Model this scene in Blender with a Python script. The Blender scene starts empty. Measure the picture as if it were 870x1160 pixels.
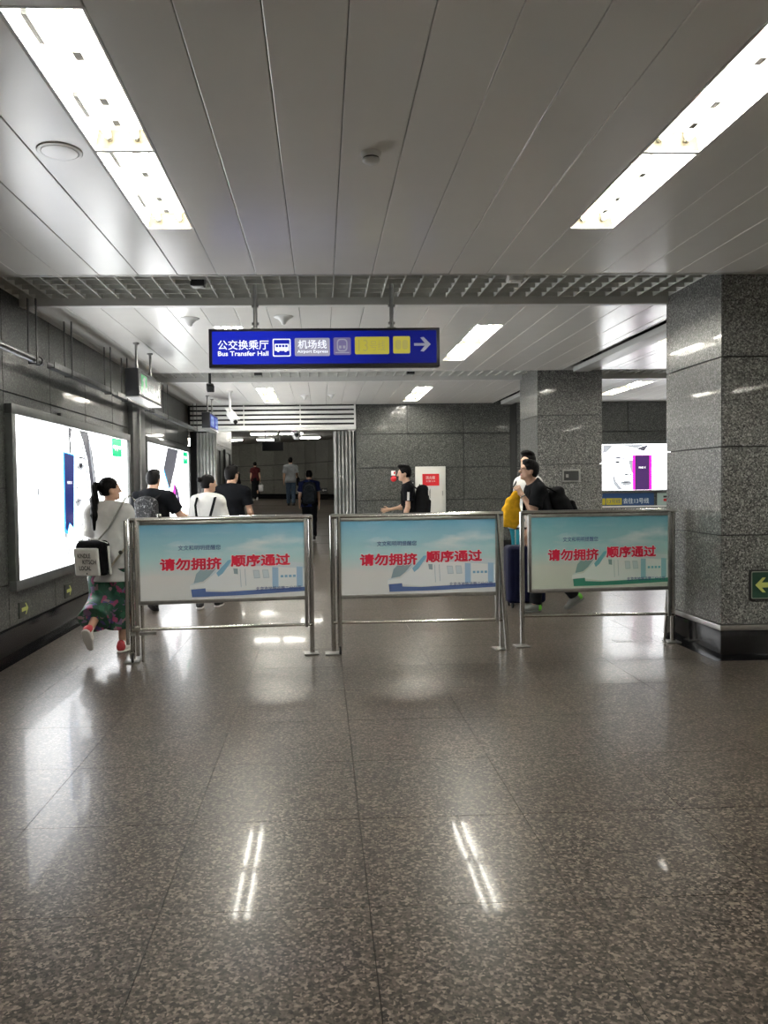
import bpy, bmesh, math, random
import numpy as np
from mathutils import Vector, Matrix
random.seed(7)
SC = bpy.context.scene
COL = SC.collection
R_ = math.radians

# ---------------------------------------------------------------- camera, world, exposure
CAM_YAW, CAM_PITCH, CAM_ROLL = R_(2.2878), R_(1.9628), 0.014
cam_d = bpy.data.cameras.new('camera')
cam_d.sensor_fit = 'VERTICAL'
cam_d.sensor_height = 36.0
cam_d.sensor_width = 27.0
cam_d.lens = 890.0 / 1160.0 * 36.0
cam_d.shift_x = (435.0 - 400.0) / 1160.0
cam_d.clip_start = 0.05
cam_d.clip_end = 200
cam = bpy.data.objects.new('camera', cam_d)
COL.objects.link(cam)
_f = Vector((math.sin(CAM_YAW) * math.cos(CAM_PITCH), math.cos(CAM_YAW) * math.cos(CAM_PITCH), -math.sin(CAM_PITCH)))
_r = Vector((math.cos(CAM_YAW), -math.sin(CAM_YAW), 0))
_d = _f.cross(_r)
_r2 = _r * math.cos(CAM_ROLL) + _d * math.sin(CAM_ROLL)
_d2 = _d * math.cos(CAM_ROLL) - _r * math.sin(CAM_ROLL)
_m = Matrix((_r2, -_d2, -_f)).transposed().to_4x4()
_m.translation = Vector((0, 0, 1.5))
cam.matrix_world = _m
SC.camera = cam

world = bpy.data.worlds.new('world')
SC.world = world
world.use_nodes = True
world.node_tree.nodes['Background'].inputs[0].default_value = (0.6, 0.62, 0.65, 1)
world.node_tree.nodes['Background'].inputs[1].default_value = 0.0
SC.view_settings.view_transform = 'Standard'
SC.view_settings.look = 'None'
SC.view_settings.gamma = 1.0
SC.view_settings.use_curve_mapping = False
SC.view_settings.exposure = 1.6

TUBE_POWER = 36.0        # luminance of the fluorescent tubes
LIGHTBOX = 2.6           # luminance of the white advertising light boxes

# ---------------------------------------------------------------- materials
MATS = {}
def nt(name):
    m = bpy.data.materials.new(name); m.use_nodes = True
    MATS[name] = m
    return m, m.node_tree.nodes, m.node_tree.links, m.node_tree.nodes['Principled BSDF']

def mat(name, col, rough=0.5, metal=0.0, spec=0.5, coat=0.0, coat_rough=0.05, noise=0.0, nscale=30.0, bump=0.0, bscale=200.0, alpha=None):
    m, N, L, b = nt(name)
    b.inputs['Base Color'].default_value = (*col, 1)
    b.inputs['Roughness'].default_value = rough
    b.inputs['Metallic'].default_value = metal
    b.inputs['Specular IOR Level'].default_value = spec
    b.inputs['Coat Weight'].default_value = coat
    b.inputs['Coat Roughness'].default_value = coat_rough
    g = N.new('ShaderNodeNewGeometry')
    if noise:
        t = N.new('ShaderNodeTexNoise'); t.inputs['Scale'].default_value = nscale; t.inputs['Detail'].default_value = 4
        L.new(g.outputs['Position'], t.inputs['Vector'])
        r = N.new('ShaderNodeValToRGB')
        r.color_ramp.elements[0].position = 0.3; r.color_ramp.elements[1].position = 0.7
        r.color_ramp.elements[0].color = (*[c * (1 - noise) for c in col], 1)
        r.color_ramp.elements[1].color = (*[min(1, c * (1 + noise)) for c in col], 1)
        L.new(t.outputs['Fac'], r.inputs['Fac']); L.new(r.outputs['Color'], b.inputs['Base Color'])
    if bump:
        t = N.new('ShaderNodeTexNoise'); t.inputs['Scale'].default_value = bscale
        L.new(g.outputs['Position'], t.inputs['Vector'])
        bp = N.new('ShaderNodeBump'); bp.inputs['Strength'].default_value = bump; bp.inputs['Distance'].default_value = 0.005
        L.new(t.outputs['Fac'], bp.inputs['Height']); L.new(bp.outputs['Normal'], b.inputs['Normal'])
    return m

def emis(name, col, strength):
    m, N, L, b = nt(name)
    b.inputs['Base Color'].default_value = (*col, 1)
    b.inputs['Roughness'].default_value = 0.25
    b.inputs['Emission Color'].default_value = (*col, 1)
    b.inputs['Emission Strength'].default_value = strength
    return m

def granite(name, cols, scale, rough, coat, coat_rough, big=0.12, spec=0.5):
    """speckled stone: crystals of a few tones, slow cloudy variation"""
    m, N, L, b = nt(name)
    g = N.new('ShaderNodeNewGeometry')
    v = N.new('ShaderNodeTexVoronoi'); v.inputs['Scale'].default_value = scale; v.inputs['Randomness'].default_value = 1
    w = N.new('ShaderNodeTexNoise'); w.inputs['Scale'].default_value = scale * 0.55; w.inputs['Detail'].default_value = 3
    L.new(g.outputs['Position'], v.inputs['Vector']); L.new(g.outputs['Position'], w.inputs['Vector'])
    sep = N.new('ShaderNodeSeparateColor'); L.new(v.outputs['Color'], sep.inputs[0])
    mix = N.new('ShaderNodeMath'); mix.operation = 'MULTIPLY_ADD'; mix.inputs[1].default_value = 0.6
    L.new(sep.outputs[0], mix.inputs[0])
    k = N.new('ShaderNodeMath'); k.operation = 'MULTIPLY'; k.inputs[1].default_value = 0.42
    L.new(w.outputs['Fac'], k.inputs[0]); L.new(k.outputs[0], mix.inputs[2])
    r = N.new('ShaderNodeValToRGB')
    r.color_ramp.interpolation = 'LINEAR'
    el = r.color_ramp.elements
    n = len(cols)
    el[0].position = 0.16; el[0].color = (*cols[0], 1)
    el[1].position = 0.86; el[1].color = (*cols[-1], 1)
    for i, c in enumerate(cols[1:-1]):
        e = el.new(0.16 + 0.7 * (i + 1) / (n - 1)); e.color = (*c, 1)
    L.new(mix.outputs[0], r.inputs['Fac'])
    c2 = N.new('ShaderNodeTexNoise'); c2.inputs['Scale'].default_value = 1.3; c2.inputs['Detail'].default_value = 3
    L.new(g.outputs['Position'], c2.inputs['Vector'])
    mp = N.new('ShaderNodeMapRange'); mp.inputs[1].default_value = 0.3; mp.inputs[2].default_value = 0.7
    mp.inputs[3].default_value = 1 - big; mp.inputs[4].default_value = 1 + big
    L.new(c2.outputs['Fac'], mp.inputs[0])
    mul = N.new('ShaderNodeVectorMath'); mul.operation = 'SCALE'
    L.new(r.outputs['Color'], mul.inputs[0]); L.new(mp.outputs[0], mul.inputs['Scale'])
    L.new(mul.outputs[0], b.inputs['Base Color'])
    b.inputs['Roughness'].default_value = rough
    b.inputs['Specular IOR Level'].default_value = spec
    b.inputs['Coat Weight'].default_value = coat
    b.inputs['Coat Roughness'].default_value = coat_rough
    return m

granite('floor_granite', [(.011, .009, .007), (.039, .032, .026), (.085, .070, .057), (.225, .183, .152)], 100, .3, .11, .05, big=.08, spec=.2)
granite('wall_granite', [(.006, .006, .006), (.036, .037, .034), (.068, .071, .065), (.17, .177, .16)], 85, .35, .3, .05, big=.08)
granite('passage_granite', [(.03, .03, .025), (.085, .085, .072), (.125, .125, .107), (.19, .19, .162)], 85, .5, .0, .05, big=.12)
granite('column_granite', [(.007, .007, .007), (.085, .086, .082), (.165, .167, .158), (.40, .40, .38)], 95, .33, .4, .035, big=.05)
granite('pale_bounce_stone', [(.3, .29, .27), (.5, .49, .46), (.62, .61, .58), (.7, .69, .66)], 85, .5, .0, .05, big=.05)  # made pale so the unseen right and back walls bounce light to the ceiling
mat('black_stone', (.006, .006, .007), .12, 0, .5, noise=.4, nscale=60)
mat('grout', (.035, .033, .03), .8)
mat('joint_dark', (.03, .03, .03), .7)
mat('plenum', (.22, .22, .21), .9)
mat('passage_paint', (.30, .30, .28), .8)
mat('reveal', (.03, .032, .03), .6)
mat('grille_paint', (.66, .66, .62), .45, noise=.1, nscale=8)
mat('trim_paint', (.66, .66, .63), .4)
mat('white_paint', (.72, .72, .70), .45)
mat('white_plastic', (.86, .86, .84), .4)
mat('mesh_grey', (.66, .66, .64), .6)
mat('foot_steel', (.22, .22, .21), .4, .8)
mat('reflector', (.86, .86, .82), .35)
mat('lamp_dust', (.09, .075, .045), .6, noise=.35, nscale=35)
mat('ballast', (.16, .155, .14), .5)
mat('black_slot', (.004, .004, .004), .5)
mat('steel', (.62, .61, .58), .16, 1.0, noise=.06, nscale=5)
mat('steel_dull', (.42, .42, .41), .32, 1.0, noise=.15, nscale=12)
mat('steel_strip', (.45, .44, .42), .35, 1.0, noise=.1, nscale=10)
mat('dark_metal', (.05, .052, .052), .4, .4)
mat('frame_grey', (.105, .11, .108), .4, .5, noise=.15, nscale=9)
mat('conduit_metal', (.17, .175, .175), .28, .9, noise=.3, nscale=14)
mat('black_plastic', (.012, .012, .013), .4)
mat('rubber', (.02, .02, .02), .7)
mat('gate_steel', (.5, .5, .49), .42, .55, noise=.3, nscale=4)
mat('slat_white', (.70, .70, .68), .4)
mat('red_paint', (.55, .012, .02), .4)
mat('door_white', (.60, .60, .56), .45, noise=.05, nscale=3)

def ceiling_material():
    m, N, L, b = nt('ceiling_panel')
    g = N.new('ShaderNodeNewGeometry')
    t = N.new('ShaderNodeTexNoise'); t.inputs['Scale'].default_value = 1.2; t.inputs['Detail'].default_value = 3
    L.new(g.outputs['Position'], t.inputs['Vector'])
    r = N.new('ShaderNodeValToRGB')
    r.color_ramp.elements[0].color = (.87, .855, .81, 1); r.color_ramp.elements[1].color = (.92, .905, .86, 1)
    L.new(t.outputs['Fac'], r.inputs['Fac']); L.new(r.outputs['Color'], b.inputs['Base Color'])
    b.inputs['Roughness'].default_value = .24
    b.inputs['Metallic'].default_value = 0
    b.inputs['Specular IOR Level'].default_value = .32
    # fine perforation relief
    v = N.new('ShaderNodeTexVoronoi'); v.inputs['Scale'].default_value = 160; v.inputs['Randomness'].default_value = 0
    L.new(g.outputs['Position'], v.inputs['Vector'])
    bp = N.new('ShaderNodeBump'); bp.inputs['Strength'].default_value = .05; bp.inputs['Distance'].default_value = .002
    L.new(v.outputs['Distance'], bp.inputs['Height'])
    t2 = N.new('ShaderNodeTexNoise'); t2.inputs['Scale'].default_value = 3.5; t2.inputs['Detail'].default_value = 1
    L.new(g.outputs['Position'], t2.inputs['Vector'])
    bp2 = N.new('ShaderNodeBump'); bp2.inputs['Strength'].default_value = .25; bp2.inputs['Distance'].default_value = .01
    L.new(t2.outputs['Fac'], bp2.inputs['Height']); L.new(bp.outputs['Normal'], bp2.inputs['Normal'])
    L.new(bp2.outputs['Normal'], b.inputs['Normal'])
ceiling_material()

# ---------------------------------------------------------------- mesh helpers
class MB:
    def __init__(s): s.v = []; s.f = []; s.m = []; s.sm = []
    def add(s, vs, fs, mi=0, smooth=False):
        o = len(s.v); s.v += [tuple(v) for v in vs]
        s.f += [tuple(i + o for i in f) for f in fs]; s.m += [mi] * len(fs); s.sm += [smooth] * len(fs)
        return s
    def box(s, x0, x1, y0, y1, z0, z1, mi=0):
        return s.add([(x0, y0, z0), (x1, y0, z0), (x1, y1, z0), (x0, y1, z0), (x0, y0, z1), (x1, y0, z1), (x1, y1, z1), (x0, y1, z1)],
                     [(0, 3, 2, 1), (4, 5, 6, 7), (0, 1, 5, 4), (1, 2, 6, 5), (2, 3, 7, 6), (3, 0, 4, 7)], mi)
    def bar(s, p0, p1, w, h, mi=0, up=(0, 0, 1)):
        p0 = Vector(p0); p1 = Vector(p1); d = (p1 - p0).normalized(); u = Vector(up)
        if abs(d.dot(u)) > .98: u = Vector((0, 1, 0))
        a = d.cross(u).normalized(); b = a.cross(d).normalized()
        vs = [p + a * (w / 2 * i) + b * (h / 2 * j) for p in (p0, p1) for i, j in ((-1, -1), (1, -1), (1, 1), (-1, 1))]
        return s.add(vs, [(0, 1, 2, 3), (7, 6, 5, 4), (0, 4, 5, 1), (1, 5, 6, 2), (2, 6, 7, 3), (3, 7, 4, 0)], mi)
    def tube(s, pts, r, n=10, mi=0, flat=None, cap=True, closed=False):
        """round (or flattened: flat=(rx, ry, normal)) tube along points; r may be a list"""
        pts = [Vector(p) for p in pts]; k = len(pts); vs = []; fs = []
        prev = None
        for i, p in enumerate(pts):
            if closed: d = pts[(i + 1) % k] - pts[i - 1]
            else: d = pts[min(i + 1, k - 1)] - pts[max(i - 1, 0)]
            d.normalize()
            if flat: nrm = Vector(flat[2])
            elif prev is not None: nrm = prev
            else: nrm = Vector((0, 0, 1)) if abs(d.z) < .9 else Vector((0, 1, 0))
            b = (nrm - d * nrm.dot(d)).normalized(); a = d.cross(b); prev = b
            rr = r[i] if isinstance(r, (list, tuple)) else r
            ra, rb = (flat[0], flat[1]) if flat else (rr, rr)
            for j in range(n):
                t = 2 * math.pi * j / n
                vs.append(p + a * (ra * math.cos(t)) + b * (rb * math.sin(t)))
        rng = k if closed else k - 1
        for i in range(rng):
            for j in range(n):
                j2 = (j + 1) % n; i2 = (i + 1) % k
                fs.append((i * n + j, i * n + j2, i2 * n + j2, i2 * n + j))
        if cap and not closed:
            fs.append(tuple(range(n - 1, -1, -1))); fs.append(tuple((k - 1) * n + j for j in range(n)))
        return s.add(vs, fs, mi, True)
    def cyl(s, p0, p1, r, n=16, mi=0, r2=None):
        return s.tube([p0, p1], [r, r if r2 is None else r2], n, mi)
    def lathe(s, prof, c=(0, 0, 0), n=24, mi=0, smooth=True):
        """profile of (radius, z) revolved around the z axis through c"""
        vs = []; fs = []
        for r, z in prof:
            for j in range(n):
                t = 2 * math.pi * j / n
                vs.append((c[0] + r * math.cos(t), c[1] + r * math.sin(t), c[2] + z))
        for i in range(len(prof) - 1):
            for j in range(n):
                j2 = (j + 1) % n
                fs.append((i * n + j, i * n + j2, (i + 1) * n + j2, (i + 1) * n + j))
        fs.append(tuple(range(n - 1, -1, -1))); fs.append(tuple((len(prof) - 1) * n + j for j in range(n)))
        return s.add(vs, fs, mi, smooth)
    def poly(s, pts, frame, off=0.0, mi=0, thick=0.0):
        """flat polygon in a frame (origin, u, v, normal); thick extrudes it along the normal"""
        o, u, v, n = frame
        a = [o + u * p[0] + v * p[1] + n * off for p in pts]
        if thick:
            b = [q + n * thick for q in a]; k = len(a)
            return s.add(a + b, [tuple(range(k - 1, -1, -1)), tuple(range(k, 2 * k))] + [(i, (i + 1) % k, (i + 1) % k + k, i + k) for i in range(k)], mi)
        return s.add(a, [tuple(range(len(a)))], mi)
    def build(s, name, mats, parent=None, loc=None, bevel=0.0, seg=2):
        me = bpy.data.meshes.new(name)
        me.from_pydata([tuple(v) for v in s.v], [], s.f)
        if isinstance(mats, str): mats = [mats]
        for m in mats: me.materials.append(MATS[m])
        if len(mats) > 1: me.polygons.foreach_set('material_index', s.m)
        me.polygons.foreach_set('use_smooth', s.sm)
        me.update()
        bm = bmesh.new(); bm.from_mesh(me); bmesh.ops.recalc_face_normals(bm, faces=bm.faces)
        if bevel:
            bmesh.ops.bevel(bm, geom=[e for e in bm.edges if e.calc_face_angle(0) > .6], offset=bevel, segments=seg, affect='EDGES', profile=.6)
            for f in bm.faces: f.smooth = True
        bm.to_mesh(me); bm.free()
        if bevel or any(s.sm): me.set_sharp_from_angle(angle=R_(40))
        return link(name, me, parent, loc)

def link(name, me, parent=None, loc=None):
    o = bpy.data.objects.new(name, me); COL.objects.link(o)
    if parent is not None: o.parent = parent
    if loc: o.location = loc
    return o
def thing(name, label, cat, loc=(0, 0, 0), rz=0.0, group=None):
    o = bpy.data.objects.new(name, None); COL.objects.link(o)
    o.empty_display_size = .1
    o.location = loc; o.rotation_euler = (0, 0, rz)
    return tag(o, label, cat, group)
def tag(o, label, cat=None, group=None, kind=None):
    o['label'] = label
    if cat: o['category'] = cat
    if group: o['group'] = group
    if kind: o['kind'] = kind
    return o
def struct(o, label=None):
    o['kind'] = 'structure'
    if label: o['label'] = label
    return o
def copy_tree(o, parent=None):
    c = o.copy(); COL.objects.link(c); c.parent = parent
    for ch in list(o.children): copy_tree(ch, c)
    return c
def box(x0, x1, y0, y1, z0, z1): return MB().box(x0, x1, y0, y1, z0, z1)

_tcache = {}
def text(body, m, parent, frame, x, y, w, h, bold=.0, off=.001, name='lettering', shear=0.0):
    """flat lettering fitted into the rectangle (x, y, w, h) of a frame"""
    key = body
    if key not in _tcache:
        c = bpy.data.curves.new('lettering', 'FONT'); c.body = body; c.resolution_u = 3
        o = bpy.data.objects.new('lettering', c); COL.objects.link(o)
        me = bpy.data.meshes.new_from_object(o.evaluated_get(bpy.context.evaluated_depsgraph_get()))
        vs = np.array([v.co[:] for v in me.vertices]); fs = [tuple(p.vertices) for p in me.polygons]
        bpy.data.objects.remove(o); bpy.data.curves.remove(c); bpy.data.meshes.remove(me)
        _tcache[key] = (vs, fs)
    vs, fs = _tcache[key]
    lo = vs.min(0); hi = vs.max(0); ex = np.maximum(hi - lo, 1e-6)
    o_, u, v, n = frame
    # heavier strokes: the same outlines laid over each other, shifted a little
    shifts = [(0, 0)] + ([(bold * math.cos(a), bold * math.sin(a)) for a in np.linspace(0, 2 * math.pi, 9)[:-1]] if bold > 0 else [])
    sx, sy = w / (ex[0] + 2 * max(bold, 0)), h / (ex[1] + 2 * max(bold, 0))
    pts = []; allf = []
    for q, (dx, dy) in enumerate(shifts):
        k0 = len(pts)
        pts += [tuple(o_ + u * (x + (a[0] - lo[0] + dx + max(bold, 0)) * sx) + v * (y + (a[1] - lo[1] + dy + max(bold, 0)) * sy) + n * (off + q * 2e-5)) for a in vs]
        allf += [tuple(i + k0 for i in f) for f in fs]
    me = bpy.data.meshes.new(name)
    me.from_pydata(pts, [], allf)
    me.materials.append(MATS[m]); me.update()
    return link(name, me, parent)
def decal(name, pts, m, parent, frame, off=.001):
    return MB().poly(pts, frame, off).build(name, m, parent)
def rect(x, y, w, h): return [(x, y), (x + w, y), (x + w, y + h), (x, y + h)]
def arrow_left(x, y, w, h):
    t = h * .17
    return [(x, y + h / 2), (x + h * .5, y), (x + h * .5 + t * 1.3, y), (x + h * .28 + t, y + h / 2 - t), (x + w, y + h / 2 - t), (x + w, y + h / 2 + t),
            (x + h * .28 + t, y + h / 2 + t), (x + h * .5 + t * 1.3, y + h), (x + h * .5, y + h)]
def arrow_right(x, y, w, h): return [(2 * x + w - a, b) for a, b in reversed(arrow_left(x, y, w, h))]
FRONT = lambda o=(0, 0, 0): (Vector(o), Vector((1, 0, 0)), Vector((0, 0, 1)), Vector((0, -1, 0)))     # faces the camera
WALLL = lambda o=(0, 0, 0): (Vector(o), Vector((0, 1, 0)), Vector((0, 0, 1)), Vector((1, 0, 0)))      # on the left wall
# ---------------------------------------------------------------- the setting
ZC = 3.20                 # ceiling height
XL, XR = -2.76, 9.0       # left wall, right wall of the side aisle
YB, YF = -5.0, 16.6       # wall behind the camera, far wall
CX0, CX1 = 3.33, 4.33     # column line
TX0, TY0, TS = 0.148, 2.74, 0.741   # floor tile joints
PW, PX0 = 0.3115, 0.1245  # ceiling panel module

# floor: slab + granite tiles with open joints
floor = struct(box(XL - .1, XR, YB, 17.2, -.2, -.012).build('floor', 'grout'), 'polished speckled brown-grey granite floor')
tile_mb = box(0.0013, TS - .0013, 0.0013, TS - .0013, -.02, 0)
tile_me = None
rest = MB()
for i in range(-4, 13):
    for j in range(-11, 20):
        x = TX0 + i * TS; y = TY0 + j * TS
        x1 = min(x + TS, XR); x0 = max(x, XL + .09); y1 = min(y + TS, 17.0)
        if y > 16.9 or x1 <= x0: continue
        if -4 < i <= 4 and -3 <= j <= 18 and y + TS <= 17:
            if tile_me is None:
                o = tile_mb.build('floor_tile', 'floor_granite', floor, (x, y, 0)); tile_me = o.data
            else: link('floor_tile', tile_me, floor, (x, y, 0))
        elif i == -4 and -3 <= j <= 18:
            box(x0 + .0009, x1 - .0009, y + .0009, y1 - .0009, -.02, 0).build('floor_tile', 'floor_granite', floor)
        else: rest.box(x0 + .0009, x1 - .0009, y + .0009, y1 - .0009, -.02, 0)
o = rest.build('outer_floor_tiles', 'floor_granite', floor); o['kind'] = 'stuff'
box(XL, XL + .089, YB, YF + .3, -.02, .0005).build('black_border_strip', 'black_stone', floor)

# ceiling: plenum slab, long metal panels, transverse grilles and trims
ceiling = struct(box(XL - .2, XR + .1, YB, YF + .1, 3.62, 3.7).build('ceiling', 'plenum'), 'metal strip ceiling with recessed lights')
LIGHTS = []               # (x0, x1, y0, y1)
kx = lambda k: PX0 + k * PW
for k in (-4, 5):
    for y0, y1 in ((2.88, 4.055), (4.085, 5.26), (8.45, 9.62), (9.65, 10.82), (13.78, 14.93), (14.96, 16.1), (-2.6, -1.43), (-1.4, -.23)):
        LIGHTS.append((kx(k) + .012, kx(k + 1) - .012, y0, y1))
SIDE = [(4.09, 4.36, 8.55, 9.55), (kx(17) + .012, kx(18) - .012, 13.3, 14.3), (kx(17) + .012, kx(18) - .012, 14.33, 15.3), (kx(17) + .012, kx(18) - .012, 8.45, 9.62)]
SIDE += [(kx(25) + .012, kx(26) - .012, a, b) for a, b in ((-2.6, -1.43), (-1.4, -.23), (2.88, 4.055), (4.085, 5.26))]
LIGHTS += SIDE
def strip(x0, x1, y0, y1):
    """one ceiling panel: a shallow tray with turned-up rounded edges, cut where a light sits"""
    cuts = sorted((a[2] - .006, a[3] + .006) for a in LIGHTS if a[0] < (x0 + x1) / 2 < a[1] and a[2] < y1 and a[3] > y0)
    segs = []; y = y0
    for c0, c1 in cuts:
        if c0 - y > .05: segs.append((y, c0))
        y = c1
    if y1 - y > .02: segs.append((y, y1))
    g = .0018; e = .0045
    for a, b in segs:
        mb = MB()
        prof = [(x0 + g, ZC + .03), (x0 + g, ZC + e), (x0 + g + e * .3, ZC + e * .3), (x0 + g + e, ZC), (x1 - g - e, ZC), (x1 - g - e * .3, ZC + e * .3), (x1 - g, ZC + e), (x1 - g, ZC + .03)]
        vs = [(px, a, pz) for px, pz in prof] + [(px, b, pz) for px, pz in prof]; n = len(prof)
        mb.add(vs, [(i, (i + 1) % n, (i + 1) % n + n, i + n) for i in range(n)] + [tuple(range(n)), tuple(range(2 * n - 1, n - 1, -1))])
        mb.build('ceiling_panel', 'ceiling_panel', ceiling)
BAYS = [(YB, 6.40), (7.52, 11.80), (12.92, YF)]
SLOT0, SLOT1, TRIM1 = 3.66, 3.83, 4.07
for bi, (y0, y1) in enumerate(BAYS):
    for k in range(-10, 29):
        x0 = max(kx(k), XL); x1 = min(kx(k + 1), XR)
        if x1 - x0 < .03: continue
        if bi > 0:
            if x1 > SLOT0 and x0 < SLOT0: x1 = SLOT0
            elif x0 >= SLOT0 - .2 and x1 <= TRIM1: continue
            elif x0 < TRIM1 and x1 > TRIM1: x0 = 4.38 if bi == 1 else TRIM1
            elif bi == 1 and x1 > 4.38 and x0 < 4.38: x0 = 4.38
            if bi == 1 and x0 == 4.38: x1 = max(x1, kx(14) if kx(14) > 4.4 else kx(15))
            if bi == 1 and kx(k) < 4.38 < x0 + .001 and kx(k + 1) < 4.4: continue
        strip(x0, x1, y0, y1)
    if bi == 1:
        strip(TRIM1, 4.38, y0, y1)
# dark slot and steel trim running along the column line
for n, (y0, y1) in enumerate(BAYS[1:]):
    box(SLOT0, SLOT1, y0, y1, ZC + .09, ZC + .1).build('slot_back', 'black_slot', ceiling)
    mb = MB().box(SLOT1, TRIM1, y0, y1, ZC - .035, ZC + .04); mb.build('slot_trim', 'trim_paint', ceiling, bevel=.006)
    box(SLOT0 - .012, SLOT0, y0, y1, ZC - .004, ZC + .1).build('slot_lip', 'trim_paint', ceiling)

def grille(y0, y1, label):
    t = thing('ceiling_grille', label, 'grille', (0, y0, ZC))
    d = y1 - y0 - .1; zb, zt = .055, .145; s = .152
    n = int(d / s); sp = d / n
    for x0, x1 in ((XL, CX0), (CX1, XR)):
        if x0 > 0 and y0 > 7: pass
        m = int((x1 - x0) / s); sx = (x1 - x0) / m
        first = None
        for i in range(m + 1):
            x = x0 + i * sx
            if first is None:
                first = box(-.0035, .0035, 0, d, zb, zt).build('long_blade', 'grille_paint', t, (x, 0, 0))
            else: link('long_blade', first.data, t, (x, 0, 0))
        first = None
        for j in range(n + 1):
            if first is None: first = box(x0, x1, -.0035, .0035, zb + .004, zt).build('cross_blade', 'grille_paint', t, (0, j * sp, 0))
            else: link('cross_blade', first.data, t, (0, j * sp, 0))
    # near lip and the bright edge trim on the far side
    box(XL, XR, -.025, -.002, -.004, .12).build('edge_angle', 'trim_paint', t)
    MB().box(XL, XR, d + .004, y1 - y0 - .004, -.012, .13).build('edge_beam', 'trim_paint', t, bevel=.006)
    return t
grille(6.43, 7.515, 'egg-crate ceiling grille band crossing above the blue hanging sign')
grille(11.83, 12.915, 'farther egg-crate ceiling grille band beyond the blue hanging sign')

# walls clad in granite panels with open joints
def clad(parent, frame, us, vs, m, gap=.004, th=.025, name='granite_panel', skip=None):
    for i in range(len(us) - 1):
        for j in range(len(vs) - 1):
            if skip and skip(us[i], us[i + 1], vs[j], vs[j + 1]): continue
            MB().poly(rect(us[i] + gap / 2, vs[j] + gap / 2, us[i + 1] - us[i] - gap, vs[j + 1] - vs[j] - gap), frame, 0, thick=th).build(name, m, parent, bevel=.0025, seg=1)
wl = struct(box(XL - .25, XL - .026, YB, YF, 0, 3.6).build('wall_left', 'joint_dark'), 'dark granite left wall above a black skirting')
clad(wl, WALLL((XL - .025, 0, 0)), [-5 + i * 1.2 for i in range(18)] + [YF], [.285, .665, 1.515, 2.365, 3.62], 'wall_granite', gap=.009)
mb = MB().box(XL - .026, XL + .012, YB, YF, 0, .275); struct(mb.build('baseboard_left', 'black_stone', bevel=.004), 'polished black stone skirting of the left wall')

wf = struct(box(.74, XR, YF + .026, YF + .25, 0, 3.6).build('wall_far', 'joint_dark'), 'grey granite far wall')
ROWS = [.28, 1.165, 1.85, 2.565, 3.62]
clad(wf, FRONT((0, YF + .025, 0)), [.74, 1.84, 3.03, 4.03], ROWS, 'wall_granite', gap=.014)
clad(wf, FRONT((0, YF + .025, 0)), [4.17, 5.37, 6.57, 7.77, 9.0], ROWS, 'wall_granite', gap=.014)
MB().box(4.03, 4.17, YF + .02, YF + .03, 0, 3.6).build('wall_reveal', 'reveal', wf)
struct(MB().box(.74, XR, YF - .01, YF + .026, 0, .275).build('baseboard_far', 'black_stone', bevel=.004), 'black stone skirting of the far wall')
wr = struct(box(XR + .026, XR + .2, YB, YF, 0, 3.6).build('wall_right', 'joint_dark'), 'unseen wall of the side aisle, its stone made pale to bounce light')
clad(wr, (Vector((XR + .025, 0, 0)), Vector((0, -1, 0)), Vector((0, 0, 1)), Vector((-1, 0, 0))), [-YF + i * 1.35 for i in range(17)], [0, 1.165, 1.85, 2.565, 3.62], 'pale_bounce_stone')
wb = struct(box(XL - .2, XR + .2, YB - .2, YB - .026, 0, 3.6).build('wall_back', 'joint_dark'), 'wall behind the viewer, its stone made pale to bounce light')
clad(wb, (Vector((0, YB - .025, 0)), Vector((-1, 0, 0)), Vector((0, 0, 1)), Vector((0, 1, 0))), [-9 + i * 1.18 for i in range(11)], [0, 1.165, 1.85, 2.565, 3.62], 'pale_bounce_stone')

# columns
def column(x0, x1, y0, y1, label):
    c = struct(box(x0 + .03, x1 - .03, y0 + .03, y1 - .03, 0, 3.6).build('column', 'joint_dark'), label)
    c['category'] = 'column'
    rows = [.285, 1.035, 1.775, 2.52, 3.61]; g = .007
    for (o, u, n, w) in (((x0, y0 + .029, 0), (1, 0, 0), (0, -1, 0), x1 - x0), ((x0 + .029, y1, 0), (0, -1, 0), (-1, 0, 0), y1 - y0),
                         ((x1, y1 - .029, 0), (-1, 0, 0), (0, 1, 0), x1 - x0), ((x1 - .029, y0, 0), (0, 1, 0), (1, 0, 0), y1 - y0)):
        o, u, n = Vector(o), Vector(u), Vector(n); v = Vector((0, 0, 1))
        for j in range(4):
            a, b = rows[j] + g / 2, rows[j + 1] - g / 2
            # mitred slab: back face is set in by the slab thickness
            t = .029; e = .004
            f0 = [(o + u * p + v * q) for p, q in ((t, a), (w - t, a), (w - t, b), (t, b))]
            f1 = [(o + u * p + v * q + n * t) for p, q in ((e, a), (w - e, a), (w - e, b), (e, b))]
            MB().add(f0 + f1, [(3, 2, 1, 0), (4, 5, 6, 7), (0, 1, 5, 4), (1, 2, 6, 5), (2, 3, 7, 6), (3, 0, 4, 7)]).build('granite_slab', 'column_granite', c, bevel=.003, seg=1)
    MB().box(x0 - .012, x1 + .012, y0 - .012, y1 + .012, .237, .283).build('steel_band', 'steel_strip', c, bevel=.003)
    MB().box(x0 - .004, x1 + .004, y0 - .004, y1 + .004, 0, .237).build('black_base', 'black_stone', c, bevel=.004)
    MB().box(x0 - .085, x1 + .085, y0 - .085, y1 + .085, -.01, .0015).build('black_border', 'black_stone', c)
    return c
column(CX0, CX1, 6.42, 7.47, 'near speckled grey granite column at the right edge')
column(CX0 - .02, CX1 - .02, 11.9, 12.95, 'farther granite column with a small recessed metal box')

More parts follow.
